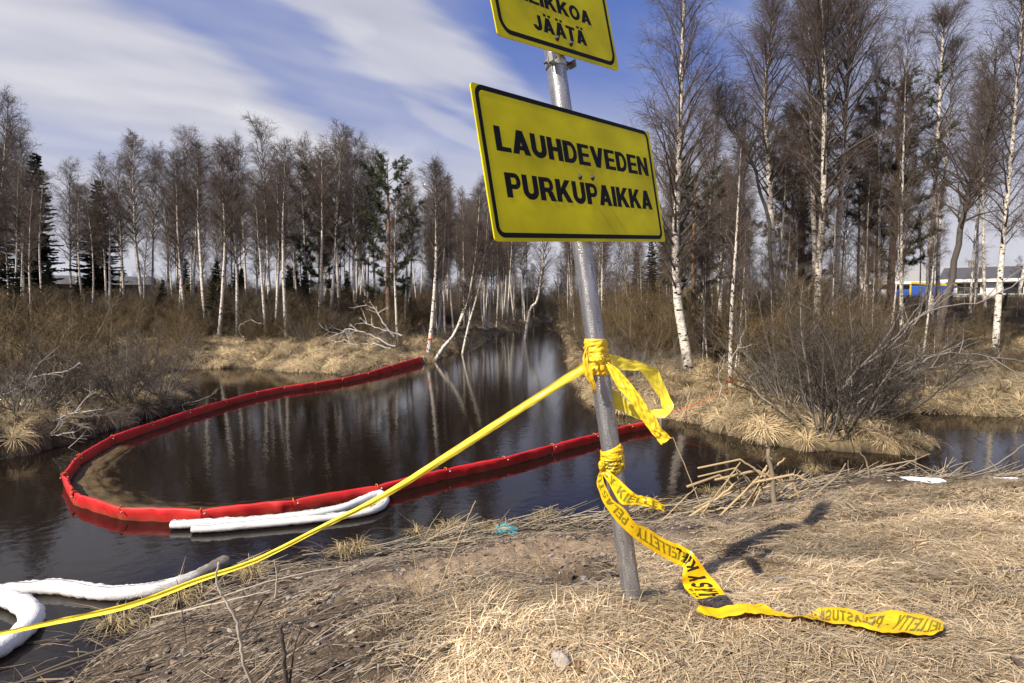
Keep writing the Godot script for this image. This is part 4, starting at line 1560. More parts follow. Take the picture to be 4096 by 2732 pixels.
func build_bushes() -> void:
	var grey := []
	var bud := []
	var dry := [willow(3200, false, true), willow(3201, false, true)]
	for i in 4:
		grey.append(willow(3000 + i, false))
		bud.append(willow(3100 + i, true))
	var protos := {}
	var n := 0
	var add := func(kind: String, x: float, z: float, h: float, spread: float, label: String, group: String, k: int):
		var set_: Array = grey if kind == "w" else dry if kind == "d" else bud
		var key := kind + str(k % set_.size())
		var o: Node3D
		if protos.has(key):
			o = protos[key].duplicate()
			o.name = numbered("willow_bush")
			add_child(o)
		else:
			o = Node3D.new()
			o.name = numbered("willow_bush")
			add_child(o)
			var v: Array = set_[k % set_.size()]
			obj("stem", v[0], M.twigs, o)
			obj("twigs", v[1], M.twigs, o)
			if v[2]:
				obj("buds", v[2], M.twigs, o)
			protos[key] = o
		o.remove_meta("group")
		tag(o, label, "willow bush", group)
		var s := h / 3.2
		o.position = on(x, z, -0.05)
		o.basis = Basis(Vector3.UP, k * 1.7).scaled(Vector3(s * spread, s, s * spread))
	var list := [
	["w", 5.348, -9.6, 3.5, 1, "biggest grey willow thicket fanning out from the right spit", ""],
	["w", 5.969, -9.9, 2.8, 1.15, "willow thicket leaning right over the pond", ""],
	["w", 5.872, -11.4, 3.3, 0.9, "dense grey willow behind the spit's biggest thicket", ""],
	["w", 7.138, -11.2, 2.7, 1.2, "straggling willow over the pond's left corner", ""],
	["y", 7.453, -12.6, 3.2, 1.1, "yellowish budding willow behind the right thicket", ""],
	["y", 6.336, -13.5, 2.8, 1, "yellow-tinged willow just behind the orange rope sapling", ""],
	["y", 10.016, -14.5, 1.5, 1.2, "budding willow on the pond's back bank", ""],
	["w", 10.954, -14, 1.2, 1.3, "low sprawling grey willow behind the pond", ""],
	["w", 13.43, -15.5, 1.2, 1.3, "grey willow on the slope at the picture's right edge", ""],
	["y", 16.151, -19.5, 1, 1.3, "rusty brown bush below the blue and yellow trailer", ""],
	["y", 14.787, -20.5, 1.1, 1.3, "olive bush under the grey-roofed house", ""],
	["w", 2.829, -16.5, 1.7, 1, "grey willow overhanging the stream just behind the pole", ""],
	["w", 2.822, -19, 2, 1.1, "grey willow overhanging the water left of the pole's foot", ""],
	["w", 2.949, -14.6, 1.4, 0.9, "low wiry willow behind the loop of yellow tape", ""],
	["y", 4.203, -17.5, 2.2, 1.1, "yellowish willow behind the right end of the loop of tape", ""],
	["y", 4.573, -24, 3, 1.2, "tall yellow-brown thicket right of the pole below the sign", ""],
	["y", 4.342, -30, 3, 1.2, "yellow-brown thicket on the right bank left of the pole", ""],
	["y", 6.511, -28, 3.4, 1.2, "dense olive thicket below the sign's right corner", ""],
	["y", 4.72, -40, 3.4, 1.2, "far yellowish bush where the stream bends out of sight", ""],
	["w", 6.403, -23, 2.6, 1.1, "brown bush behind the tall birch's foot", ""],
	["w", 6.28, -18.5, 2.2, 1, "fine grey bush between the tall birch and the orange rope sapling", ""],
	["y", 7.277, -17.5, 2.6, 1.1, "olive-brown willow behind the thin grey sapling", ""],
	["y", 9.422, -26, 3, 1.2, "brownish thicket far behind the orange rope sapling", ""],
	["w", -7.884, -11.4, 1.9, 1.1, "grey willow on the tip of the left grass spit", ""],
	["w", -7.896, -12.6, 2, 1.1, "dark willow nearest the red boom on the left spit", ""],
	["w", -8.294, -10.8, 1.7, 1.25, "low grey willow in the middle of the left spit", ""],
	["w", -8.69, -10.2, 1.9, 1.3, "sprawling willow at the picture's left edge", ""],
	["y", -10.114, -12.2, 2.4, 1.3, "yellow-brown willow behind the bleached branches", ""],
	["y", -9.387, -13, 2.6, 1.2, "yellow-brown thicket over the left spit", ""],
	["y", -11.14, -12, 2.6, 1.3, "yellowish thicket cut by the picture's left edge", ""],
	["y", -12.592, -19.5, 2.6, 1.2, "budding yellow-brown willow on the far left bank", ""],
	["y", -15.899, -20.5, 3, 1.3, "broad yellowish willow across the left channel", ""],
	["y", -17.497, -20, 3.2, 1.3, "olive-brown thicket far left across the channel", ""],
	["y", -12.405, -21.5, 1.9, 1.2, "low brown bush left of the straw bank", ""],
	["w", -11.752, -25, 1.3, 1.2, "dark twiggy brush at the back of the straw bank", ""],
	["w", -8.899, -24, 1.4, 1.1, "brown brush under the white birches", ""],
	["w", -4.669, -22.6, 1.6, 1, "grey brush between the big pine and the boom's end", ""],
	["w", -2.363, -28, 2, 1.1, "brown brush behind the bowed birch", ""],
	["w", -1.147, -33, 2.2, 1.2, "brown brush along the far left bank", ""],
	["w", 0.842, -45, 2.6, 1.2, "dim brush at the left bank's far end", ""],
	["d", -8.585, -9.9, 1.5, 1.5, "bleached dead willow at the picture's left edge", ""],
	["d", -7.866, -11.9, 1.5, 1.3, "pale dead willow near the left spit's tip", ""],
	["d", 2.903, -13.6, 1.3, 1.1, "pale dead brush behind the loop of yellow tape", ""],
	["d", 2.74, -15.3, 1.5, 1.2, "pale dead brush overhanging the stream behind the pole", ""],
	["d", 5.218, -10.6, 1.7, 1.1, "pale dead willow at the left of the spit's big thicket", ""],
	["d", 6.469, -10.4, 1.7, 1.4, "pale dead willow leaning out over the pond", ""],
	["d", -5.397, -22.4, 1.5, 1.3, "bleached brush on the straw bank by the big pine", ""],
	["d", 9.824, -13.2, 1.5, 1.5, "pale dead brush across the pond", ""],
	["d", 4.405, -15, 1.2, 1.1, "pale brush at the tall birch's foot", ""]]
	for q in list:
		add.call(q[0], q[1], q[2], q[3], q[4], q[5], q[6], n)
		n += 1
	var r := rng(88)
	var marks := [[-41.0, "left picture edge"], [-38.0, "tallest left spruce"], [-35.8, "smaller left spruce"], [-32.8, "lone left-leaning birch"], [-28.3, "strongly leaning birch"], [-23.0, "tallest far birch"], [-18.5, "narrow pine"], [-12.0, "big green pine"], [-7.5, "roped leaning birch"], [-4.0, "bowed birch"], [-0.5, "far bend"], [4.0, "pole"], [9.0, "birch right of the pole"], [14.0, "sign's right corner"], [17.5, "tall birch beside the sign"], [21.5, "roped birch sapling"], [25.0, "round-crowned birch"], [29.0, "right clump"], [33.0, "dark right pine"], [36.5, "twin-stemmed birch"], [40.5, "white house"]]
	for zn in [
		[-45.0, -10.0, 25.5, 40.0, 46, "y", 1.4, 3.0, "brown brushwood under the left birches by the %s, %s back", "brushwood under the far left birches"],
		[-9.0, 3.0, 26.5, 60.0, 30, "w", 1.3, 2.6, "grey brushwood on the left bank by the %s, %s back", "brushwood on the stream's left bank"],
		[4.0, 22.0, 18.0, 45.0, 40, "y", 1.6, 3.6, "yellowish bush in the right-bank thicket by the %s, %s back", "bushes in the right bank thicket"],
		[22.0, 33.0, 12.5, 26.0, 22, "y", 1.8, 3.2, "olive-brown thicket willow by the %s, %s back", "willows of the right clump's thicket"],
		[31.0, 44.0, 17.0, 34.0, 24, "y", 0.5, 1.15, "brown scrub bush on the slope by the %s, %s back", "scrub on the slope by the houses"]]:
		for q in strew(r, zn[0], zn[1], zn[2], zn[3], zn[4], 0.6, marks):
			add.call(zn[5], q[0].x, q[0].y, r.randf_range(zn[6], zn[7]), 1.2, zn[8] % [q[1], q[2]], zn[9], r.randi() % 40)
	# undergrowth nobody could count, and the far wood
	var low := []
	for i in 5200:
		var az := deg_to_rad(r.randf_range(-47, 46))
		var dist := sqrt(r.randf_range(18.0 * 18.0, 62.0 * 62.0))
		var x := sin(az) * dist
		var z := -cos(az) * dist
		var d := shore(x, z)
		if d < (4.5 if land(x, z) == 2 else 2.0) or (az > 0.52 and dist > 24.0 and r.randf() < 0.6):
			continue
		var k := r.randf_range(0.22, 0.5) * (0.55 if az > 0.44 else 1.0 if dist < 26.0 else 1.7)
		var tone := r.randf_range(0.6, 1.1)
		low.append([Transform3D(Basis(Vector3.UP, r.randf() * TAU).scaled(Vector3(k * 1.5, k, k * 1.5)), on(x, z, -0.05)), Color(tone, tone, tone)])
	var uo := thing("undergrowth", "low brown undergrowth of twigs covering the floor of the woods", "undergrowth", Vector3.ZERO, "", "stuff")
	scatter("twigs", [grey[0][1], bud[1][1], bud[2][1]], low, M.twigs, uo)
	var far_spots := []
	for i in 620:
		var az := deg_to_rad(r.randf_range(-50, 50))
		var dist := r.randf_range(64.0, 140.0)
		if az > 0.5 and dist < 90.0:
			continue
		var x := sin(az) * dist
		var z := -cos(az) * dist
		var k := r.randf_range(1.0, 2.1)
		far_spots.append([Transform3D(Basis(Vector3.UP, r.randf() * TAU).scaled(Vector3(k * 1.3, k, k * 1.3)), on(x, z, -0.2)), Color(0.8, 0.8, 0.85)])
	var fo := thing("far_forest", "low brown wood in the distance, seen through the stems", "forest", Vector3.ZERO, "", "stuff")
	scatter("crown", [grey[1][1], bud[0][1], grey[3][1]], far_spots, M.twigs, fo)
	# dead branches
	var tones := {"w": Color(0.46, 0.43, 0.385), "g": Color(0.20, 0.18, 0.16), "d": Color(0.07, 0.055, 0.045)}
	var branches := [
	["w", 0.016, 5, [Vector3(-9.432,0.64,-10.2), Vector3(-9.026,0.823,-10.2), Vector3(-8.657,1.053,-10.2), Vector3(-8.179,1.156,-10.2), Vector3(-7.981,1.196,-10.2)], "long bleached branch reaching furthest up at the picture's left edge", ""],
	["w", 0.017, 5, [Vector3(-8.909,0.257,-9.6), Vector3(-8.311,0.295,-9.6), Vector3(-7.934,0.37,-9.6), Vector3(-7.63,0.484,-9.6), Vector3(-7.363,0.596,-9.6)], "bleached branch sweeping up to the right on the left spit", ""],
	["w", 0.014, 5, [Vector3(-8.736,0.118,-9.4), Vector3(-8.294,0.17,-9.4), Vector3(-8.003,0.155,-9.4), Vector3(-7.672,0.192,-9.4), Vector3(-7.34,0.251,-9.4)], "white bare branch lying level on the left spit", ""],
	["w", 0.012, 3, [Vector3(-8.011,-0.166,-9.3), Vector3(-7.569,-0.049,-9.3), Vector3(-7.351,-0.034,-9.3), Vector3(-7.067,-0.122,-9.3), Vector3(-6.911,-0.189,-9.3)], "bleached branch hanging over the water beside the red boom", ""],
	["g", 0.013, 5, [Vector3(-8.77,-0.132,-9.5), Vector3(-8.316,0.018,-9.5), Vector3(-7.938,0.168,-9.5), Vector3(-7.57,0.153,-9.5), Vector3(-7.204,0.093,-9.5)], "grey forked branch low on the left spit", ""],
	["g", 0.019, 5, [Vector3(-8.883,0.15,-9.9), Vector3(-8.748,0.461,-9.9), Vector3(-8.596,0.809,-9.9), Vector3(-8.442,1.079,-9.9), Vector3(-8.273,1.348,-9.9), Vector3(-7.913,1.654,-9.9)], "crooked grey stem rising from the left spit", ""],
	["g", 0.02, 5, [Vector3(-9.087,0.028,-11.6), Vector3(-9.006,0.346,-11.6), Vector3(-8.991,0.618,-11.6), Vector3(-9.041,0.844,-11.6)], "stout grey stub on the left spit behind the level branch", ""],
	["g", 0.018, 5, [Vector3(-8.666,-0.017,-11.6), Vector3(-8.71,0.346,-11.6), Vector3(-8.785,0.618,-11.6), Vector3(-8.86,0.889,-11.6), Vector3(-8.89,1.158,-11.6)], "leaning grey stem in the dark left willow", ""],
	["g", 0.014, 4, [Vector3(-6.954,-0.049,-12.2), Vector3(-7.133,0.19,-12.2), Vector3(-6.656,0.333,-12.2), Vector3(-6.365,0.523,-12.2)], "dark dead branch dipping into the water behind the boom", ""],
	["w", 0.038, 8, [Vector3(-4.613,0.664,-22.2), Vector3(-5.374,1.006,-22.2), Vector3(-5.881,1.228,-22.2), Vector3(-6.389,1.347,-22.2), Vector3(-6.905,1.091,-22.2)], "bleached dead branch arching left over the straw bank", ""],
	["w", 0.034, 8, [Vector3(-4.742,0.595,-22), Vector3(-5.499,0.765,-22), Vector3(-6.091,0.731,-22), Vector3(-6.51,0.9,-22), Vector3(-6.935,0.765,-22)], "second bleached branch lying low on the straw bank", ""],
	["w", 0.034, 8, [Vector3(-4.649,0.993,-22.4), Vector3(-5.069,1.594,-22.4), Vector3(-5.37,2.074,-22.4), Vector3(-5.777,2.279,-22.4)], "upright bleached branch with forked tips by the big pine", ""],
	["w", 0.034, 6, [Vector3(-4.247,1.097,-22.1), Vector3(-4.837,1.267,-22.1), Vector3(-5.427,1.47,-22.1), Vector3(-5.882,1.572,-22.1)], "pale crooked branch just under the upright forked one", ""],
	["g", 0.046, 3, [Vector3(-11.335,0.889,-24), Vector3(-11.503,1.349,-24), Vector3(-11.034,1.625,-24), Vector3(-10.58,1.441,-24)], "grey hooked dead limb at the back of the straw bank", ""],
	["w", 0.016, 2, [Vector3(4.941,0.571,-12.2), Vector3(5.123,0.779,-12.2), Vector3(5.353,0.95,-12.2), Vector3(5.491,1.044,-12.2)], "pale broken branch slanting before the right thicket", ""],
	["g", 0.029, 2, [Vector3(5.069,0.154,-11), Vector3(4.824,0.369,-11), Vector3(4.65,0.498,-11)], "dark forked log end lying on the right spit", ""],
	["w", 0.016, 3, [Vector3(5.623,0.279,-10.6), Vector3(5.948,0.362,-10.6), Vector3(6.363,0.254,-10.6), Vector3(6.663,-0.013,-10.6), Vector3(6.794,-0.18,-10.6)], "long pale fallen branch at the thicket's foot", ""],
	["d", 0.016, 3, [Vector3(6.521,0.281,-10.2), Vector3(7.009,0,-10.2), Vector3(7.573,-0.177,-10.2), Vector3(8.124,-0.097,-10.2), Vector3(8.088,-0.161,-10.2)], "dark sunken branch arching out of the pond", ""],
	["g", 0.023, 9, [Vector3(6.002,0.809,-9.9), Vector3(6.676,1.117,-9.9), Vector3(7.196,1.386,-9.9), Vector3(7.646,1.524,-9.9), Vector3(8.411,1.463,-9.9), Vector3(8.957,1.386,-9.9)], "long arching willow limb over the pond", ""],
	["g", 0.019, 8, [Vector3(6.132,0.579,-10.1), Vector3(6.664,0.894,-10.1), Vector3(7.272,1.208,-10.1), Vector3(7.889,1.302,-10.1), Vector3(8.661,1.404,-10.1)], "second long limb reaching right over the pond", ""],
	["g", 0.023, 9, [Vector3(5.713,0.864,-9.8), Vector3(6.071,1.321,-9.8), Vector3(6.649,1.85,-9.8), Vector3(7.229,2.263,-9.8), Vector3(8.117,2.45,-9.8), Vector3(8.774,2.822,-9.8)], "long rising limb crossing in front of the white house", ""],
	["g", 0.019, 8, [Vector3(6.171,1.309,-9.9), Vector3(6.648,1.692,-9.9), Vector3(7.081,2.148,-9.9), Vector3(7.368,2.45,-9.9), Vector3(7.654,2.751,-9.9)], "slanting limb in front of the trailer", ""],
	["w", 0.013, 4, [Vector3(4.181,0.23,-11.5), Vector3(4.258,0.679,-11.5), Vector3(4.207,0.947,-11.5), Vector3(4.463,1.303,-11.5), Vector3(4.632,1.569,-11.5)], "thin white twig in front of the orange rope", ""]]
	var sd := 4000
	for q in branches:
		var rr := rng(sd)
		sd += 1
		var b := MB.new()
		var path := smooth_path(q[3], 5)
		for i in path.size():
			path[i] += rv(rr) * float(q[1]) * 1.1
		var col: Color = tones[q[0]]
		b.tube(path, PackedFloat32Array([q[1], q[1] * 0.4]), 6, col, col, true)
		var ln := path[0].distance_to(path[path.size() - 1])
		for k in int(q[2]):
			var i := rr.randi_range(2, path.size() - 2)
			var t := (path[i + 1] - path[i]).normalized()
			var d := (t * 0.9 + rv(rr) * 0.8 + Vector3(0, 0.15, 0)).normalized()
			var l := ln * rr.randf_range(0.12, 0.35)
			var e1 := path[i] + d * l * 0.5
			var e2 := e1 + (d + rv(rr) * 0.4).normalized() * l * 0.5
			b.tube(PackedVector3Array([path[i], e1, e2]), PackedFloat32Array([q[1] * 0.55, q[1] * 0.2]), 4, col, col)
			for m in 4:
				var e3 := e1.lerp(e2, rr.randf())
				b.tube(PackedVector3Array([e3, e3 + (d + rv(rr)).normalized() * l * 0.35]), PackedFloat32Array([q[1] * 0.25, q[1] * 0.12]), 3, col, col)
		tag(obj("dead_branch", b.mesh(), M.twigs), q[4], "branch", q[5])


# ---------------------------------------------------------------- sign post
func plate(o: Transform3D, w: float, h: float, th: float, r: float) -> MB:
	var b := MB.new()
	var ring := []
	for c in [[1, 1, 0], [-1, 1, 90], [-1, -1, 180], [1, -1, 270]]:
		for i in 5:
			var a := deg_to_rad(c[2] + 22.5 * i)
			ring.append(Vector2(c[0] * (w * 0.5 - r) + r * cos(a), c[1] * (h * 0.5 - r) + r * sin(a)))
	var m := ring.size()
	for s in [0.0, -th]:
		var nn := o.basis.z * (1.0 if s == 0.0 else -1.0)
		var f := b.vert(o * Vector3(0, 0, s), nn, Color.WHITE)
		for i in m:
			b.vert(o * Vector3(ring[i].x, ring[i].y, s), nn, Color.WHITE)
		for i in m:
			b.ix.append(f)
			b.ix.append(f + 1 + ((i + 1) % m if s == 0.0 else i))
			b.ix.append(f + 1 + (i if s == 0.0 else (i + 1) % m))
	for i in m:
		var p: Vector2 = ring[i]
		var q: Vector2 = ring[(i + 1) % m]
		b.quad(o * Vector3(p.x, p.y, 0), o * Vector3(q.x, q.y, 0), o * Vector3(q.x, q.y, -th), o * Vector3(p.x, p.y, -th), Color.WHITE)
	return b

func rim(o: Transform3D, x0: float, y0: float, x1: float, y1: float, r: float, w: float, lift: float) -> MB:
	var ring := []
	for c in [[x1 - r, y1 - r, 0], [x0 + r, y1 - r, 90], [x0 + r, y0 + r, 180], [x1 - r, y0 + r, 270]]:
		for i in 7:
			var a := deg_to_rad(c[2] + 15.0 * i)
			ring.append(Vector2(c[0] + r * cos(a), c[1] + r * sin(a)))
	var polys := []
	strip(polys, ring, w, true)
	var b := MB.new()
	for q in polys:
		b.quad(o * Vector3(q[0].x, q[0].y, lift), o * Vector3(q[1].x, q[1].y, lift), o * Vector3(q[2].x, q[2].y, lift), o * Vector3(q[3].x, q[3].y, lift), Color.WHITE)
	return b

func bolt_head(o: Transform3D, x: float, y: float) -> MB:
	var b := MB.new()
	b.tube(PackedVector3Array([o * Vector3(x, y, -0.002), o * Vector3(x, y, 0.002), o * Vector3(x, y, 0.0025)]), PackedFloat32Array([0.0135, 0.0135, 0.009]), 14, Color.WHITE, Color.WHITE, true)
	b.tube(PackedVector3Array([o * Vector3(x, y, 0.001), o * Vector3(x, y, 0.009), o * Vector3(x, y, 0.0115)]), PackedFloat32Array([0.0095, 0.0095, 0.006]), 6, Color.WHITE, Color.WHITE, true)
	return b

func clamp_on(o: Node3D, at: float, tilt: Basis) -> void:
	var c := POLE_BASE + POLE_UP * at
	var n := (SIGN_N - POLE_UP * SIGN_N.dot(POLE_UP)).normalized()
	var a := POLE_UP.cross(n).normalized()
	var ring := PackedVector3Array()
	var pts := []
	for j in 25:
		var an := TAU * j / 24.0
		for q in [[-0.016, 0.0455], [-0.016, 0.0500], [0.016, 0.0500], [0.016, 0.0455]]:
			pts.append(c + POLE_UP * q[0] + (a * cos(an) + n * sin(an)) * q[1])
	var b := MB.new()
	b.grid(pts, 4, Color.WHITE)
	var t := Transform3D(Basis(a, POLE_UP, n), c)
	for s: float in [-1.0, 1.0]:
		b.box(t.translated_local(Vector3(s * 0.060, 0, 0.012)), Vector3(0.030, 0.036, 0.005), Color.WHITE, 0.001)
		b.box(t.translated_local(Vector3(s * 0.060, 0, 0.024)), Vector3(0.030, 0.036, 0.005), Color.WHITE, 0.001)
		b.box(t.translated_local(Vector3(s * 0.078, 0, 0.042)), Vector3(0.005, 0.036, 0.040), Color.WHITE, 0.001)
	var cl := part("clamp", b, M.bracket, o)
	for s: float in [-1.0, 1.0]:
		var d := MB.new()
		d.tube(PackedVector3Array([t * Vector3(s * 0.056, 0, -0.024), t * Vector3(s * 0.056, 0, 0.05)]), PackedFloat32Array([0.0055, 0.0055]), 8, Color.WHITE, Color.WHITE, true)
		part("bolt", d, M.bolt, cl)

func build_post() -> void:
	var o := thing("sign_post", "leaning galvanised post carrying two yellow Finnish warning signs", "sign post")
	var b := MB.new()
	var pts := PackedVector3Array()
	var rad := PackedFloat32Array()
	for i in 34:
		pts.append(POLE_BASE + POLE_UP * lerpf(-0.25, 3.35, i / 33.0))
		rad.append(0.045)
	b.tube(pts, rad, 40, Color.WHITE, Color.WHITE, true, 2.2)
	part("pole", b, M.steel, o)
	var t := Transform3D(Basis(SIGN_A, SIGN_U, SIGN_N), SIGN_C)
	var w := 1.3677 * SS
	var h := 0.6138 * SS
	var pl := part("sign_panel", plate(t, w, h, 0.006, 0.016), M.sign_yellow, o)
	pl.set_meta("label", "large yellow panel reading LAUHDEVEDEN PURKUPAIKKA")
	part("border", rim(t, -0.658 * SS, -0.283 * SS, 0.650 * SS, 0.296 * SS, 0.034, 0.020, 0.0008), M.sign_black, pl)
	part("lettering", flat(line("LAUHDEVEDEN", -0.594 * SS, 0.054 * SS, 0.100 * SS, 1.20 * SS), t, 0.0008), M.sign_black, pl)
	part("lettering", flat(line("PURKUPAIKKA", -0.5737 * SS, -0.131 * SS, 0.101 * SS, 1.166 * SS), t, 0.0008), M.sign_black, pl)
	part("bolt", bolt_head(t, -0.054 * SS, -0.006), M.bolt, pl)
	part("bolt", bolt_head(t, 0.048 * SS, -0.001), M.bolt, pl)
	# upper panel, turned a little against the lower
	var u := Basis(SIGN_N, 0.063) * t.basis
	var w2 := 0.935 * SS
	var h2 := 0.64 * SS
	var mid := t * Vector3(-0.0105 * SS, 0.568 * SS, 0) + u.y * h2 * 0.5
	var t2 := Transform3D(u, mid)
	var pu := part("sign_panel", plate(t2, w2, h2, 0.006, 0.016), M.sign_yellow, o)
	pu.set_meta("label", "upper yellow panel cut by the frame, reading HEIKKOA JÄÄTÄ")
	var y0 := -h2 * 0.5
	part("border", rim(t2, -w2 * 0.5 + 0.034, y0 + 0.026, w2 * 0.5 - 0.030, h2 * 0.5 - 0.026, 0.055, 0.020, 0.0008), M.sign_black, pu)
	part("lettering", flat(line("HEIKKOA", -0.30 * SS, y0 + 0.192 * SS, 0.065 * SS, 0.575 * SS), t2, 0.0008), M.sign_black, pu)
	part("lettering", flat(line("JÄÄTÄ", -0.212 * SS, y0 + 0.078 * SS, 0.068 * SS, 0.41 * SS), t2, 0.0008), M.sign_black, pu)
	part("bolt", bolt_head(t2, -0.052 * SS, y0 + 0.066), M.bolt, pu)
	part("bolt", bolt_head(t2, 0.054 * SS, y0 + 0.062), M.bolt, pu)
	var at0 := (SIGN_C - POLE_BASE).dot(POLE_UP)
	clamp_on(o, at0, Basis())
	clamp_on(o, at0 + 0.548, Basis())


# ---------------------------------------------------------------- tapes
func build_tapes() -> void:
	var T := [1.285,1.113,0.764,0.641]
	var y1 := Color(0.88, 0.70, 0.045)
	var y2 := Color(0.84, 0.55, 0.030)
	var o := thing("barrier_tape", "plain yellow barrier tape knotted high on the post and stretched to the lower left", "barrier tape")
	part("stretched_length", ribbon([Vector3(0.353,2.185,-2.6), Vector3(0.318,2.157,-2.61), Vector3(0.05,1.973,-2.64), Vector3(-0.262,1.76,-2.68), Vector3(-0.629,1.514,-2.72), Vector3(-0.931,1.345,-2.76), Vector3(-1.303,1.147,-2.8), Vector3(-1.615,1.027,-2.84), Vector3(-2.018,0.867,-2.88), Vector3(-2.484,0.741,-2.93), Vector3(-2.773,0.664,-2.96), Vector3(-3.295,0.558,-3), Vector3(-4.156,0.397,-3.1)], [Vector3(0.35,2.126,-2.6), Vector3(0.329,2.113,-2.61), Vector3(0.062,1.936,-2.64), Vector3(-0.254,1.721,-2.68), Vector3(-0.621,1.485,-2.72), Vector3(-0.93,1.32,-2.76), Vector3(-1.301,1.122,-2.8), Vector3(-1.613,0.999,-2.84), Vector3(-2.017,0.836,-2.88), Vector3(-2.486,0.712,-2.93), Vector3(-2.774,0.64,-2.96), Vector3(-3.297,0.53,-3), Vector3(-4.158,0.371,-3.1)], 8, 8, 0.004, 501, 0, 1.25, false, Color(0.90, 0.72, 0.06), 0.0035), M.tape, o)
	part("wrap", wound(T[1], T[0], 502, 0.016, 0.6, y2), M.tape, o)
	part("knot", lump(Vector3(0.382,2.191,-2.53), 0.022, 503, y1, Vector3(1.3, 0.8, 0.9)), M.tape, o)
	part("loop", ribbon([Vector3(0.452,2.202,-2.62), Vector3(0.501,2.19,-2.66), Vector3(0.544,2.173,-2.68), Vector3(0.588,2.165,-2.7), Vector3(0.637,2.147,-2.71), Vector3(0.678,2.128,-2.73), Vector3(0.709,2.117,-2.75), Vector3(0.732,2.068,-2.76), Vector3(0.76,2.014,-2.77), Vector3(0.781,1.968,-2.77), Vector3(0.792,1.94,-2.76), Vector3(0.779,1.927,-2.73), Vector3(0.738,1.893,-2.7), Vector3(0.694,1.881,-2.72), Vector3(0.626,1.876,-2.72), Vector3(0.589,1.887,-2.72), Vector3(0.553,1.905,-2.72), Vector3(0.518,1.92,-2.72), Vector3(0.483,1.934,-2.72)], [Vector3(0.463,2.139,-2.62), Vector3(0.499,2.125,-2.66), Vector3(0.538,2.121,-2.68), Vector3(0.578,2.116,-2.7), Vector3(0.612,2.114,-2.71), Vector3(0.646,2.079,-2.73), Vector3(0.679,2.038,-2.75), Vector3(0.706,1.997,-2.76), Vector3(0.729,1.968,-2.77), Vector3(0.737,1.934,-2.77), Vector3(0.742,1.919,-2.78), Vector3(0.748,1.912,-2.79), Vector3(0.704,1.919,-2.76), Vector3(0.665,1.923,-2.72), Vector3(0.603,1.927,-2.72), Vector3(0.57,1.96,-2.72), Vector3(0.533,1.989,-2.72), Vector3(0.504,2.013,-2.72), Vector3(0.468,2.029,-2.72)], 5, 8, 0.006, 504, 0, 1.25, false, Color(0.86, 0.72, 0.07)), M.tape, o)
	part("loose_end", ribbon([Vector3(0.413,2.179,-2.54), Vector3(0.431,2.14,-2.53), Vector3(0.463,2.077,-2.52), Vector3(0.492,2.038,-2.51), Vector3(0.524,2.003,-2.5), Vector3(0.558,1.949,-2.5), Vector3(0.592,1.902,-2.5), Vector3(0.619,1.865,-2.5), Vector3(0.64,1.841,-2.5), Vector3(0.654,1.821,-2.5), Vector3(0.666,1.807,-2.5)], [Vector3(0.435,2.173,-2.54), Vector3(0.478,2.14,-2.53), Vector3(0.513,2.101,-2.52), Vector3(0.545,2.062,-2.51), Vector3(0.577,2.017,-2.5), Vector3(0.607,1.973,-2.5), Vector3(0.642,1.926,-2.5), Vector3(0.659,1.888,-2.5), Vector3(0.69,1.861,-2.5), Vector3(0.707,1.841,-2.5), Vector3(0.72,1.843,-2.5)], 7, 14, 0.022, 505, 0, 1.25, false, y2.lerp(y1, 0.5)), M.tape, o)
	part("hanging_fold", ribbon([Vector3(0.341,2.24,-2.58), Vector3(0.323,2.205,-2.56), Vector3(0.321,2.131,-2.55), Vector3(0.345,2.088,-2.56), Vector3(0.379,2.037,-2.58), Vector3(0.389,2.017,-2.6)], [Vector3(0.349,2.237,-2.58), Vector3(0.354,2.164,-2.56), Vector3(0.363,2.117,-2.55), Vector3(0.379,2.071,-2.56), Vector3(0.386,2.03,-2.58), Vector3(0.391,2.016,-2.6)], 7, 8, 0.014, 506, 0, 1.25, false, y2), M.tape, o)
	o = thing("printed_barrier_tape", "yellow barrier tape with black print tied low on the post, ending on the straw", "barrier tape")
	var w := Color(1, 1, 1)
	part("wrap", wound(T[3], T[2], 511, 0.014, -1.2, w), M.tape_back, o)
	part("knot", lump(Vector3(0.413,1.694,-2.56), 0.018, 512, w, Vector3(1.0, 1.2, 0.9)), M.tape_back, o)
	part("hanging_length", ribbon([Vector3(0.409,1.678,-2.58), Vector3(0.39,1.614,-2.57), Vector3(0.405,1.563,-2.565), Vector3(0.423,1.518,-2.56), Vector3(0.48,1.437,-2.56), Vector3(0.543,1.371,-2.57), Vector3(0.604,1.317,-2.59), Vector3(0.666,1.269,-2.61), Vector3(0.729,1.226,-2.63), Vector3(0.774,1.2,-2.64), Vector3(0.811,1.183,-2.64)], [Vector3(0.419,1.67,-2.58), Vector3(0.42,1.629,-2.57), Vector3(0.437,1.584,-2.565), Vector3(0.467,1.533,-2.56), Vector3(0.519,1.492,-2.56), Vector3(0.566,1.427,-2.57), Vector3(0.611,1.398,-2.59), Vector3(0.656,1.369,-2.61), Vector3(0.719,1.323,-2.63), Vector3(0.78,1.291,-2.64), Vector3(0.839,1.26,-2.64)], 6, 8, 0.007, 513, 0.74, -1.25, false, w), M.tape_back, o)
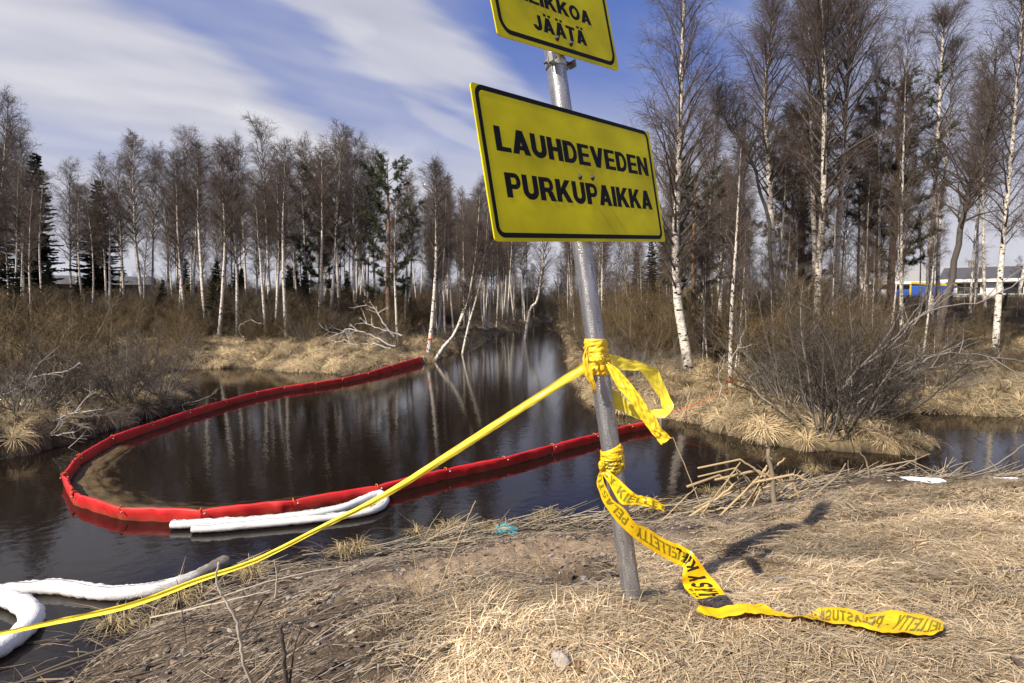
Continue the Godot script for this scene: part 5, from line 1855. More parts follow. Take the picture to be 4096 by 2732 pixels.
	part("twisted_length", ribbon([Vector3(0.76,1.204,-2.64), Vector3(0.811,1.181,-2.64), Vector3(0.815,1.179,-2.62), Vector3(0.804,1.146,-2.6), Vector3(0.814,1.1,-2.61), Vector3(0.82,1.1,-2.545), Vector3(0.833,1.1,-2.486)], [Vector3(0.785,1.295,-2.64), Vector3(0.846,1.261,-2.64), Vector3(0.873,1.236,-2.62), Vector3(0.942,1.143,-2.64), Vector3(0.982,1.1,-2.617), Vector3(0.984,1.1,-2.533), Vector3(0.984,1.1,-2.529)], 7, 10, 0.008, 514, 0.30, -1.25, false, w), M.tape_print, o)
	part("folded_length", ribbon([Vector3(0.833,1.1,-2.484), Vector3(0.864,1.1,-2.463), Vector3(0.908,1.1,-2.448), Vector3(0.965,1.1,-2.434), Vector3(1.021,1.1,-2.425)], [Vector3(0.869,1.1,-2.528), Vector3(0.937,1.1,-2.529), Vector3(1.015,1.1,-2.529), Vector3(1.08,1.1,-2.533), Vector3(1.161,1.1,-2.533)], 6, 6, 0.006, 515, 0.96, 3.0, false, Color(0.86, 0.535, 0.010), 0.0, true), M.tape, o)
	part("turned_length", ribbon([Vector3(1.03,1.1,-2.433), Vector3(1.074,1.1,-2.427), Vector3(1.13,1.1,-2.413), Vector3(1.188,1.1,-2.393), Vector3(1.23,1.1,-2.369), Vector3(1.281,1.1,-2.334)], [Vector3(1.161,1.1,-2.529), Vector3(1.187,1.1,-2.484), Vector3(1.214,1.1,-2.448), Vector3(1.267,1.1,-2.442), Vector3(1.34,1.1,-2.445), Vector3(1.392,1.1,-2.454)], 6, 6, 0.008, 516, 0.97, 5.0, false, Color(0.86, 0.535, 0.010), 0.0, true), M.tape, o)
	part("lying_end", ribbon([Vector3(1.251,1.1,-2.353), Vector3(1.306,1.1,-2.32), Vector3(1.374,1.1,-2.296), Vector3(1.439,1.1,-2.267), Vector3(1.47,1.1,-2.23), Vector3(1.505,1.1,-2.203), Vector3(1.586,1.1,-2.206), Vector3(1.672,1.1,-2.215), Vector3(1.749,1.1,-2.235), Vector3(1.803,1.1,-2.281)], [Vector3(1.314,1.1,-2.443), Vector3(1.388,1.1,-2.466), Vector3(1.46,1.1,-2.444), Vector3(1.528,1.1,-2.423), Vector3(1.609,1.1,-2.405), Vector3(1.709,1.1,-2.402), Vector3(1.797,1.1,-2.396), Vector3(1.839,1.1,-2.384), Vector3(1.85,1.1,-2.357), Vector3(1.832,1.1,-2.32)], 6, 8, 0.006, 517, 0.85, -0.86, true, w, 0.0, true), M.tape_back, o)
	part("short_end", ribbon([Vector3(0.407,1.665,-2.57), Vector3(0.422,1.645,-2.55), Vector3(0.447,1.607,-2.53), Vector3(0.467,1.571,-2.52), Vector3(0.495,1.536,-2.5), Vector3(0.541,1.535,-2.5), Vector3(0.584,1.531,-2.5), Vector3(0.617,1.525,-2.49), Vector3(0.648,1.517,-2.49), Vector3(0.667,1.516,-2.49), Vector3(0.681,1.504,-2.49)], [Vector3(0.415,1.681,-2.57), Vector3(0.44,1.677,-2.55), Vector3(0.464,1.659,-2.53), Vector3(0.497,1.631,-2.52), Vector3(0.536,1.598,-2.5), Vector3(0.564,1.578,-2.5), Vector3(0.591,1.574,-2.5), Vector3(0.62,1.571,-2.49), Vector3(0.647,1.56,-2.49), Vector3(0.666,1.543,-2.49), Vector3(0.686,1.537,-2.49)], 6, 8, 0.012, 518, 0.1, 1.25, true, w), M.tape_back, o)


# ---------------------------------------------------------------- boom, ropes
func build_boom() -> void:
	var st: Array = [Vector3(-3.525,0.26,-22.303), Vector3(-4.162,0.22,-19.62), Vector3(-4.579,0.17,-17.976), Vector3(-5.022,0.155,-16.761), Vector3(-5.525,0.155,-15.946), Vector3(-6.095,0.155,-15.167), Vector3(-6.446,0.155,-14.25), Vector3(-6.644,0.155,-13.107), Vector3(-6.77,0.155,-11.838), Vector3(-6.8,0.155,-10.633), Vector3(-6.81,0.155,-9.554), Vector3(-6.458,0.155,-8.346), Vector3(-5.961,0.155,-7.424), Vector3(-5.27,0.155,-6.698), Vector3(-4.366,0.155,-6.204), Vector3(-3.435,0.155,-6.138), Vector3(-2.536,0.155,-6.442), Vector3(-1.689,0.155,-6.957), Vector3(-0.911,0.155,-7.66), Vector3(-0.119,0.155,-8.227), Vector3(0.645,0.155,-8.965), Vector3(1.425,0.155,-9.681), Vector3(2.183,0.155,-10.443), Vector3(2.828,0.155,-10.871)]
	var o := thing("containment_boom", "red floating containment boom looped like a hairpin across the stream", "containment boom")
	var q := noise(601, 1.0, 3)
	var n := st.size()
	for i in n - 1:
		var a: Vector3 = st[i]
		var b: Vector3 = st[i + 1]
		var d := Vector3(b.x - a.x, 0, b.z - a.z)
		var t := d.normalized()
		var prev := t if i == 0 else (Vector3(a.x - st[i - 1].x, 0, a.z - st[i - 1].z).normalized() + t).normalized()
		var next := t if i == n - 2 else (Vector3(st[i + 2].x - b.x, 0, st[i + 2].z - b.z).normalized() + t).normalized()
		var pts := []
		var uvs := []
		var L := maxi(10, int(d.length() * 7))
		for k in L + 1:
			var f := float(k) / L
			# pinched at the joints, gently bowed between
			var p := a.lerp(b, f)
			var tn := prev.lerp(t, minf(1, f * 3)).lerp(next, maxf(0, f * 3 - 2)).normalized()
			var s := tn.cross(Vector3.UP)
			var pin := sin(f * PI)
			var full := 0.012 + 0.014 * pow(pin, 0.35)
			var top := p.y + 0.006 * pin - 0.012 * (1.0 - smoothstep(0.0, 0.07, minf(f, 1 - f)))
			var cs := 12
			for j in cs + 1:
				var an := TAU * j / cs - PI * 0.5
				var yy := lerpf(-0.12, top, 0.5 + 0.5 * sin(an))
				var th := cos(an)
				th = signf(th) * pow(absf(th), 0.4)
				var bulge := full * (0.55 + 0.55 * smoothstep(0.0, 1.0, (yy + 0.05) / maxf(top, 0.05)))
				var fold := q.get_noise_3d(p.x * 5.0 + f * 4.0, yy * 2.5, p.z * 5.0) * 0.030 + q.get_noise_2d((p.x + p.z) * 16.0, yy * 5.0 + i) * 0.016 * (1.0 - pin * 0.7)
				pts.append(Vector3(p.x, yy, p.z) + s * (th * bulge + fold) + s * (yy - 0.05) * 0.10)
				uvs.append(Vector2(f * d.length(), j * 0.05))
		var mb := MB.new()
		mb.grid(pts, 13, Color.WHITE, uvs)
		for k in mb.v.size():
			var p := mb.v[k]
			var worn := clampf(0.5 + q.get_noise_3d(p.x * 2.2, p.y * 6.0, p.z * 2.2) * 0.9, 0, 1)
			var c := Color(0.56, 0.008, 0.012).lerp(Color(0.64, 0.035, 0.030), worn)
			var mud := smoothstep(0.055, 0.0, p.y + q.get_noise_2d(p.x * 7.0, p.z * 7.0) * 0.025)
			mb.c[k] = c.lerp(Color(0.16, 0.075, 0.035), mud * 0.75)
		part("panel", mb, M.pvc, o)
	# loops and eyelets at the joints
	for i in range(1, n - 1):
		var p: Vector3 = st[i]
		var d := Vector3(st[i + 1].x - st[i - 1].x, 0, st[i + 1].z - st[i - 1].z).normalized()
		var s := d.cross(Vector3.UP)
		var lb := MB.new()
		var ring := PackedVector3Array()
		for k in 11:
			var an := lerpf(-0.4, PI + 0.4, k / 10.0)
			ring.append(p + s * cos(an) * 0.034 + Vector3(0, sin(an) * 0.020 - 0.012, 0))
		lb.tube(ring, PackedFloat32Array([0.006, 0.006]), 6, Color.WHITE, Color.WHITE, true)
		part("strap", lb, M.orange, o)
		for sg: float in [-1.0, 1.0]:
			var eb := MB.new()
			eb.tube(PackedVector3Array([p + s * sg * 0.032 + d * 0.05 + Vector3(0, -0.045, 0), p + s * sg * 0.046 + d * 0.05 + Vector3(0, -0.045, 0)]), PackedFloat32Array([0.013, 0.010]), 10, Color.WHITE, Color.WHITE, true)
			part("eyelet", eb, M.grommet, o)
	# end plates
	for e in [[0, 1], [n - 1, n - 2]]:
		var p: Vector3 = st[e[0]]
		var w: Vector3 = st[e[1]]
		var t := Vector3(p.x - w.x, 0, p.z - w.z).normalized()
		var eb := MB.new()
		eb.box(Transform3D(Basis(t, Vector3.UP, t.cross(Vector3.UP)), Vector3(p.x, p.y * 0.5, p.z) + t * 0.03), Vector3(0.035, p.y + 0.05, 0.13), Color.WHITE, 0.006)
		part("end_plate", eb, M.bracket, o)
	# foam held back by the boom
	var foam := [11, 12, 13, 14, 15, 16, 17]
	var inner := []
	var c := Vector3(-3.2, 0, -9.5)
	var fa := []
	for i in [10, 11, 12, 13, 14, 15, 16, 17]:
		fa.append(Vector3(st[i].x, 0.006, st[i].z))
	var path := smooth_path(fa, 8)
	var pts := []
	var uvs := []
	for i in path.size():
		var f := float(i) / (path.size() - 1)
		var inw := (c - path[i])
		inw.y = 0
		inw = inw.normalized()
		var wd := 0.42 + 0.22 * sin(f * PI)
		for j in 7:
			pts.append(path[i] + inw * (0.05 + wd * j / 6.0) + Vector3(0, 0.003 * sin(j * 2.0 + i), 0))
			uvs.append(Vector2(f, j / 6.0))
	var fb := MB.new()
	fb.grid(pts, 7, Color.WHITE, uvs)
	tag(obj("foam", fb.mesh(), M.scum), "brownish foam scum floating along the inside of the red boom's bend", "foam", "", "stuff")
	# ropes
	for rp in [[[Vector3(2.822,0.16,-10.847), Vector3(3.08,0.22,-11.056), Vector3(3.661,0.42,-11.146), Vector3(4.123,0.52,-11.483), Vector3(4.678,0.55,-12.15)], "orange rope from the boom's near right end up to the birch sapling's foot"], [[Vector3(-3.453,0.28,-21.425), Vector3(-3.409,0.5,-22.12), Vector3(-3.264,0.75,-22.195), Vector3(-3.407,0.95,-24.203)], "orange rope tying the boom's far left end to the leaning birch"]]:
		var rb := MB.new()
		rb.tube(smooth_path(rp[0], 6), PackedFloat32Array([0.007, 0.007]), 6, Color.WHITE, Color.WHITE, true)
		var last: Vector3 = rp[0][rp[0].size() - 1]
		var best: Array = bands[0]
		for bd in bands:
			if (bd[1] - last).length() < (best[1] - last).length():
				best = bd
		var ro := thing("orange_rope", rp[1], "rope")
		part("rope_length", rb, M.orange, ro)
		var lp := part("rope_loop", best[0], M.orange, ro)
		lp.position = best[1]


func sock(pts: Array, r: float, s: int, dirty: bool, seam: bool, label: String) -> void:
	var path := smooth_path(pts, 22)
	var q := noise(s, 1.0, 3)
	var m := path.size()
	var o := thing("absorbent_sock", label, "absorbent sock")
	var b := MB.new()
	var P := []
	var U := []
	var along := 0.0
	var line_ := PackedVector3Array()
	b.v.clear()
	var cols := 21
	var first := 0
	for i in m:
		if i > 0:
			along += path[i].distance_to(path[i - 1])
		var t := (path[mini(i + 1, m - 1)] - path[maxi(i - 1, 0)]).normalized()
		var s1 := t.cross(Vector3.UP).normalized()
		var up := s1.cross(t)
		var f := float(i) / (m - 1)
		var e := minf(f, 1.0 - f) * along_total(path) / r
		var cap := sqrt(clampf(1.0 - pow(1.0 - clampf(e / 1.1, 0, 1), 2), 0.02, 1.0))
		var rr := r * cap * (1.0 + q.get_noise_1d(along * 5.0) * 0.16)
		for j in cols:
			var a := TAU * j / (cols - 1)
			var k := 1.0 + q.get_noise_3d(cos(a) * 0.8, along * 16.0, sin(a) * 0.8) * 0.16 + q.get_noise_3d(cos(a) * 3.5, along * 34.0, sin(a) * 3.5) * 0.07
			var p := path[i] + (s1 * cos(a) + up * sin(a) * 0.86) * rr * k
			var soil := 0.0
			if dirty:
				soil = smoothstep(0.62, 0.95, f + q.get_noise_3d(cos(a), along * 6.0, sin(a)) * 0.14)
			var low := smoothstep(0.012, -0.03, p.y - 0.02 + q.get_noise_2d(along * 12.0, a) * 0.02) * 0.5
			var grime := smoothstep(0.15, 0.7, q.get_noise_3d(cos(a) * 0.8 + 20.0, along * 4.0, sin(a) * 0.8))
			var c := Color(0.78, 0.77, 0.75).lerp(Color(0.45, 0.41, 0.34), grime * 0.55).lerp(Color(0.10, 0.075, 0.05), soil * 0.92).lerp(Color(0.40, 0.29, 0.16), low)
			b.vert(p, (s1 * cos(a) + up * sin(a)), c, Vector2(float(j) / (cols - 1), along))
		line_.append(path[i] + (s1 * (0.25 + 0.35 * q.get_noise_1d(along * 3.0 + 40.0)) + up * 0.80).normalized() * rr * 0.93 + up * 0.004)
	for i in m - 1:
		for j in cols - 1:
			var w := i * cols + j
			for k in [w, w + 1, w + cols, w + 1, w + cols + 1, w + cols]:
				b.ix.append(k)
	# normals from the shape
	part("sleeve", b, M.sock, o)
	if seam:
		var sb := MB.new()
		sb.tube(line_.slice(3, m * 7 / 10), PackedFloat32Array([0.0022, 0.0022]), 5, Color.WHITE, Color.WHITE)
		part("seam", sb, M.seam, o)

func along_total(p: PackedVector3Array) -> float:
	var s := 0.0
	for i in p.size() - 1:
		s += p[i].distance_to(p[i + 1])
	return s

func build_socks() -> void:
	sock([Vector3(-3.668,0.05,-5.957), Vector3(-3.497,0.05,-5.969), Vector3(-3.193,0.05,-6.017), Vector3(-2.753,0.05,-6.091), Vector3(-2.326,0.05,-6.231), Vector3(-1.995,0.05,-6.432), Vector3(-1.848,0.05,-6.632), Vector3(-1.74,0.05,-6.829), Vector3(-1.66,0.05,-6.988)], 0.053, 701, false, true, "white absorbent sock floating against the red boom, the one nearer the boom")
	sock([Vector3(-3.384,0.045,-5.852), Vector3(-3.207,0.045,-5.864), Vector3(-2.876,0.045,-5.946), Vector3(-2.452,0.045,-6.054), Vector3(-2.016,0.045,-6.179), Vector3(-1.668,0.045,-6.337), Vector3(-1.547,0.045,-6.502), Vector3(-1.528,0.045,-6.69), Vector3(-1.587,0.045,-6.859), Vector3(-1.681,0.045,-6.986)], 0.051, 702, false, true, "white absorbent sock floating by the red boom, outer one with a bent end")
	sock([Vector3(-4.941,0.04,-4.333), Vector3(-4.576,0.04,-4.452), Vector3(-4.252,0.04,-4.563), Vector3(-4.084,0.04,-4.62), Vector3(-3.845,0.04,-4.642), Vector3(-3.539,0.04,-4.577), Vector3(-3.292,0.04,-4.535), Vector3(-3.067,0.04,-4.577), Vector3(-2.874,0.04,-4.679), Vector3(-2.765,0.04,-4.817), Vector3(-2.698,0.04,-4.979), Vector3(-2.649,0.04,-5.135)], 0.068, 703, true, true, "long white absorbent sock with a brown soiled end in the lower left water")
	sock([Vector3(-4.94,0.05,-4.53), Vector3(-4.554,0.05,-4.502), Vector3(-4.272,0.05,-4.467), Vector3(-4.053,0.05,-4.42), Vector3(-3.806,0.05,-4.303), Vector3(-3.637,0.05,-4.143), Vector3(-3.563,0.05,-3.973), Vector3(-3.553,0.05,-3.785), Vector3(-3.596,0.05,-3.578), Vector3(-3.665,0.05,-3.367)], 0.076, 704, false, false, "white absorbent sock curving like a hook at the picture's left edge")


func build_sticks() -> void:
	var tones := {"s": Color(0.27, 0.215, 0.15), "r": Color(0.40, 0.30, 0.17), "t": Color(0.42, 0.36, 0.28), "d": Color(0.075, 0.058, 0.045), "g": Color(0.24, 0.21, 0.18)}
	var list := [
	["s", 0.03, [Vector3(2.826,0.206,-5.95), Vector3(2.779,0.502,-5.95), Vector3(2.739,0.738,-5.95), Vector3(2.715,0.917,-5.95)], "thick upright broken stump in the middle of the stem pile", ""],
	["r", 0.01, [Vector3(2.222,0.471,-5.9), Vector3(2.326,0.621,-5.9), Vector3(2.412,0.753,-5.9)], "leftmost slanting reed stem of the pile", "broken reed stems heaped at the water's edge"],
	["r", 0.012, [Vector3(2.444,0.359,-5.95), Vector3(2.588,0.523,-5.95), Vector3(2.713,0.667,-5.95)], "bent pale reed stem left of the broken stump", "broken reed stems heaped at the water's edge"],
	["r", 0.015, [Vector3(2.184,0.293,-6), Vector3(2.358,0.447,-6), Vector3(2.514,0.581,-6)], "reed stem propped low at the pile's left end", "broken reed stems heaped at the water's edge"],
	["r", 0.01, [Vector3(2.389,0.372,-6.05), Vector3(2.514,0.442,-6.05), Vector3(2.622,0.493,-6.05)], "short reed stem lying across the pile's left half", "broken reed stems heaped at the water's edge"],
	["r", 0.013, [Vector3(2.463,0.11,-6.1), Vector3(2.672,0.328,-6.1), Vector3(2.861,0.525,-6.1)], "long reed stem rising towards the stump's middle", "broken reed stems heaped at the water's edge"],
	["r", 0.015, [Vector3(2.269,0.534,-6.15), Vector3(2.406,0.446,-6.15), Vector3(2.524,0.338,-6.15)], "reed stem falling right at the pile's left end", "broken reed stems heaped at the water's edge"],
	["r", 0.01, [Vector3(2.454,0.607,-6.2), Vector3(2.618,0.474,-6.2), Vector3(2.763,0.321,-6.2)], "snapped reed stem falling towards the stump's foot", "broken reed stems heaped at the water's edge"],
	["r", 0.012, [Vector3(2.379,0.79,-5.9), Vector3(2.526,0.703,-5.9), Vector3(2.656,0.598,-5.9)], "topmost pale reed stem pointing at the stump", "broken reed stems heaped at the water's edge"],
	["r", 0.015, [Vector3(2.579,0.653,-5.95), Vector3(2.728,0.587,-5.95), Vector3(2.858,0.502,-5.95)], "snapped reed stem just right of the stump", "broken reed stems heaped at the water's edge"],
	["r", 0.01, [Vector3(2.652,0.341,-6), Vector3(2.739,0.555,-6), Vector3(2.808,0.748,-6)], "steep reed stem crossing behind the stump", "broken reed stems heaped at the water's edge"],
	["r", 0.013, [Vector3(2.816,0.613,-6.05), Vector3(2.894,0.69,-6.05), Vector3(2.953,0.748,-6.05)], "short twig leaning off the stump's top", "broken reed stems heaped at the water's edge"],
	["r", 0.015, [Vector3(2.865,0.55,-6.1), Vector3(2.931,0.511,-6.1), Vector3(2.978,0.452,-6.1)], "short twig at the stump's right side", "broken reed stems heaped at the water's edge"],
	["r", 0.01, [Vector3(3.009,0.239,-6.15), Vector3(3.155,0.323,-6.15), Vector3(3.283,0.387,-6.15)], "reed stem slanting up right of the stump", "broken reed stems heaped at the water's edge"],
	["r", 0.013, [Vector3(2.745,0.122,-6.2), Vector3(3.003,0.33,-6.2), Vector3(3.241,0.518,-6.2)], "long reed stem running under the stump", "broken reed stems heaped at the water's edge"],
	["r", 0.014, [Vector3(2.946,0.621,-5.9), Vector3(3.06,0.579,-5.9), Vector3(3.157,0.518,-5.9)], "golden bent reed right of the stump", "broken reed stems heaped at the water's edge"],
	["r", 0.01, [Vector3(3.089,0.558,-5.95), Vector3(3.15,0.528,-5.95), Vector3(3.194,0.478,-5.95)], "small golden reed at the pile's right end", "broken reed stems heaped at the water's edge"],
	["r", 0.012, [Vector3(2.186,0.197,-6), Vector3(2.313,0.219,-6), Vector3(2.421,0.221,-6)], "pale stem lying flat at the pile's left foot", "broken reed stems heaped at the water's edge"],
	["r", 0.015, [Vector3(2.59,0.275,-6.05), Vector3(2.683,0.483,-6.05), Vector3(2.758,0.671,-6.05)], "thin steep reed just left of the stump", "broken reed stems heaped at the water's edge"],
	["r", 0.01, [Vector3(2.507,0.257,-6.1), Vector3(2.487,0.45,-6.1), Vector3(2.449,0.622,-6.1)], "upright reed behind the pile's left half", "broken reed stems heaped at the water's edge"],
	["r", 0.013, [Vector3(3.14,0.338,-6.15), Vector3(3.108,0.446,-6.15), Vector3(3.057,0.534,-6.15)], "upright golden reed right of the stump", "broken reed stems heaped at the water's edge"],
	["s", 0.011, [Vector3(3.081,0.187,-6), Vector3(3.308,0.389,-6), Vector3(3.489,0.557,-6), Vector3(3.586,0.7,-6)], "thick pale-tipped stick slanting up at the pile's right end", ""],
	["s", 0.012, [Vector3(4.866,0.022,-7.6), Vector3(4.825,0.264,-7.6), Vector3(4.731,0.384,-7.6)], "forked stick at the water's edge left of the snow patch", ""],
	["s", 0.012, [Vector3(5.576,0.063,-7.7), Vector3(5.568,0.223,-7.7), Vector3(5.553,0.387,-7.7)], "short upright stake in the pond's near edge", ""],
	["s", 0.01, [Vector3(5.13,0.082,-7.6), Vector3(5.418,0.264,-7.6), Vector3(5.679,0.372,-7.6)], "stick crossing behind the upright stake", ""],
	["s", 0.011, [Vector3(5.316,0.322,-7.5), Vector3(5.645,0.173,-7.5), Vector3(6.003,0.066,-7.5)], "stick slanting down right of the upright stake", ""],
	["g", 0.008, [Vector3(5.922,0.097,-7.4), Vector3(6.375,0.262,-7.4), Vector3(6.624,0.438,-7.4), Vector3(6.766,0.556,-7.4)], "thin grey branch rising out of the pond's near edge", ""],
	["r", 0.006, [Vector3(1.908,0.37,-5.6), Vector3(1.792,0.661,-5.6), Vector3(1.677,0.928,-5.6), Vector3(1.608,1.083,-5.6)], "tall thin dry stem standing in the water right of the pole", ""],
	["r", 0.006, [Vector3(1.71,0.234,-5.9), Vector3(1.846,0.376,-5.9), Vector3(1.959,0.48,-5.9)], "short dry stem slanting behind the printed tape's tip", ""],
	["r", 0.004, [Vector3(-0.486,0.584,-3.35), Vector3(-0.412,0.785,-3.35), Vector3(-0.331,0.989,-3.35), Vector3(-0.262,1.152,-3.35), Vector3(-0.219,1.246,-3.35)], "tall bent straw leaning over the bare sand", ""],
	["r", 0.004, [Vector3(-0.509,0.689,-3.2), Vector3(-0.549,0.85,-3.2), Vector3(-0.574,1.011,-3.2)], "left straw of the upright bunch on the bare soil", "dry straws standing in one bunch"],
	["r", 0.004, [Vector3(-0.502,0.681,-3.2), Vector3(-0.534,0.797,-3.2), Vector3(-0.55,0.912,-3.2)], "middle straw of the upright bunch on the bare soil", "dry straws standing in one bunch"],
	["r", 0.004, [Vector3(-0.517,0.702,-3.2), Vector3(-0.569,0.768,-3.2), Vector3(-0.607,0.833,-3.2)], "shortest straw of the upright bunch on the bare soil", "dry straws standing in one bunch"],
	["r", 0.004, [Vector3(-0.492,0.686,-3.2), Vector3(-0.551,0.786,-3.2), Vector3(-0.596,0.886,-3.2)], "slanting straw of the upright bunch on the bare soil", "dry straws standing in one bunch"],
	["s", 0.008, [Vector3(-0.236,0.714,-3.15), Vector3(-0.249,0.768,-3.15), Vector3(-0.278,0.825,-3.15)], "small splintered stub on the straw below the bare sand", ""],
	["t", 0.008, [Vector3(-1.287,0.693,-2.62), Vector3(-1.304,0.802,-2.62), Vector3(-1.315,0.911,-2.62), Vector3(-1.348,0.986,-2.62), Vector3(-1.387,1.051,-2.62), Vector3(-1.405,1.126,-2.62), Vector3(-1.393,1.212,-2.62)], "pale bent dead stem standing on the near bank", ""],
	["d", 0.012, [Vector3(-0.987,0.684,-2.42), Vector3(-1.009,0.806,-2.42), Vector3(-1.015,0.928,-2.42), Vector3(-1.023,1.008,-2.42)], "dark upright rotten stump near the picture's bottom", ""],
	["d", 0.005, [Vector3(-0.992,0.793,-2.44), Vector3(-0.975,0.895,-2.44), Vector3(-0.948,0.976,-2.44), Vector3(-0.939,1.004,-2.44)], "dark side shoot leaning off the rotten stump", ""],
	["d", 0.006, [Vector3(-1.441,0.687,-3), Vector3(-1.396,0.762,-3), Vector3(-1.346,0.841,-3)], "dark slanting branch beside the pale bent stem", ""],
	["t", 0.007, [Vector3(-1.681,0.368,-3.9), Vector3(-1.667,0.511,-3.9), Vector3(-1.68,0.623,-3.9)], "short pale stub at the water's edge left of the tape", ""],
	["d", 0.003, [Vector3(-2.044,0.481,-3.4), Vector3(-2.058,0.649,-3.4), Vector3(-2.073,0.732,-3.4)], "thin twig standing behind the yellow tape", ""],
	["r", 0.003, [Vector3(-2.391,0.334,-2.9), Vector3(-2.265,0.505,-2.9), Vector3(-2.119,0.626,-2.9)], "golden stem leaning over the dark water's edge", ""],
	["d", 0.008, [Vector3(-2.725,0.25,-3.321), Vector3(-2.194,0.5,-3.142), Vector3(-1.841,0.62,-3.102)], "long dark branch lying along the left bank", ""],
	["d", 0.007, [Vector3(-2.764,0.3,-3.089), Vector3(-2.337,0.45,-3.058), Vector3(-1.748,0.65,-2.9)], "second dark branch lying below the long one", ""],
	["t", 0.006, [Vector3(-2.158,0.4,-3.643), Vector3(-1.81,0.55,-3.478), Vector3(-1.549,0.6,-3.519)], "pale stick lying on the debris under the tape", ""],
	["d", 0.004, [Vector3(-1.485,0.75,-2.633), Vector3(-1.38,0.75,-2.814), Vector3(-1.254,0.75,-2.943)], "dark twig lying behind the rotten stump", ""],
	["t", 0.005, [Vector3(-0.867,0.95,-2.385), Vector3(-0.735,0.9,-2.676), Vector3(-0.588,0.9,-2.734)], "pale rough stick lying on the straw left of the straws", ""],
	["t", 0.006, [Vector3(-1.864,0.35,-4.09), Vector3(-1.564,0.4,-4.158), Vector3(-1.253,0.42,-4.223)], "pale stick lying along the waterline", ""],
	["d", 0.008, [Vector3(-1.374,0.15,-5.04), Vector3(-1.047,0.2,-5.002), Vector3(-0.828,0.2,-5.113)], "dark stick at the waterline left of the teal wrapper", ""],
	["d", 0.006, [Vector3(-1.134,0.75,-2.935), Vector3(-0.875,0.8,-2.932), Vector3(-0.708,0.8,-3.02)], "dark twig lying left of the bunch of straws", ""],
	["d", 0.003, [Vector3(-0.703,1,-2.084), Vector3(-0.64,1,-2.189), Vector3(-0.563,1,-2.231)], "dark curved twig lying on the straw at the bottom", ""],
	["r", 0.002, [Vector3(-0.364,1.05,-2.012), Vector3(-0.318,1.05,-2.087), Vector3(-0.29,1.05,-2.197)], "straw stalk lying loose on the grass at the bottom", ""],
	["r", 0.003, [Vector3(0.2,1.04,-2.184), Vector3(0.353,1.04,-2.272), Vector3(0.371,1.06,-2.333)], "bent straw stalk lying below the pole", ""],
	["r", 0.003, [Vector3(0.654,1.03,-2.383), Vector3(0.697,1.04,-2.212), Vector3(0.706,1.04,-2.129)], "straight straw lying right of the pole's foot", ""],
	["r", 0.003, [Vector3(1.772,1,-2.78), Vector3(1.976,1,-2.695), Vector3(2.159,1,-2.654)], "long straw lying behind the end of the printed tape", ""],
	["r", 0.003, [Vector3(1.556,1.05,-2.255), Vector3(1.678,1.05,-2.087), Vector3(1.814,1.05,-2.012)], "long pale straw lying in the right corner", ""],
	["g", 0.009, [Vector3(3.323,0.3,-5.85), Vector3(4.236,0.3,-6.188), Vector3(5.324,0.3,-6.334)], "grey branch lying below the snow patch", ""],
	["g", 0.01, [Vector3(4.774,0.3,-6.26), Vector3(5.437,0.3,-6.409), Vector3(6.248,0.25,-6.801)], "grey branch lying at the picture's right edge", ""],
	["s", 0.012, [Vector3(1.833,0.12,-6.075), Vector3(2.222,0.15,-6.099), Vector3(2.681,0.2,-6.056)], "pale stick lying along the foot of the stem pile", ""],
	["s", 0.009, [Vector3(1.395,0.12,-5.83), Vector3(1.815,0.12,-6.012), Vector3(2.278,0.2,-6.259)], "pale stick lying behind the printed tape", ""]]
	var sd := 800
	for q in list:
		var r := rng(sd)
		sd += 1
		var pts := smooth_path(q[2], 5)
		for i in pts.size():
			pts[i] += rv(r) * float(q[1]) * 0.5
		# stand it on the ground
		var g := height(pts[0].x, pts[0].z)
		if pts[0].y > g and absf(pts[0].y - pts[pts.size() - 1].y) > 0.05:
			var back := (pts[0] - pts[2]).normalized()
			back = Vector3(back.x, minf(back.y, -0.25), back.z)
			pts[0] += back * minf(0.45, (pts[0].y - g + 0.03) / maxf(0.25, -back.y))
		if maxf(pts[0].y, pts[pts.size() - 1].y) < 1.3 and absf(pts[0].y - pts[pts.size() - 1].y) < 0.16 * pts[0].distance_to(pts[pts.size() - 1]) + 0.12:
			for i in pts.size():
				pts[i].y = maxf(pts[i].y, maxf(0.0, height(pts[i].x, pts[i].z)) + float(q[1]) + 0.012)
		var col: Color = tones[q[0]] * r.randf_range(0.85, 1.15)
		var rad := PackedFloat32Array()
		for i in pts.size():
			rad.append(float(q[1]) * lerpf(1.0, 0.6, i / float(pts.size() - 1)) * r.randf_range(0.88, 1.12))
		var b := MB.new()
		b.tube(pts, rad, 7, col, col, true)
		if q[0] != "r":
			for k in r.randi_range(1, 3):
				var i := r.randi_range(1, pts.size() - 2)
				var d := ((pts[i + 1] - pts[i]).normalized() * 0.5 + rv(r)).normalized()
				var l := r.randf_range(0.04, 0.14)
				b.tube(PackedVector3Array([pts[i], pts[i] + d * l]), PackedFloat32Array([rad[i] * 0.45, rad[i] * 0.25]), 5, col, col, true)
		tag(obj("dry_stalk" if q[0] == "r" else "stick", b.mesh(), M.twigs), q[3], "stick" if q[0] != "r" else "dry stalk", q[4])


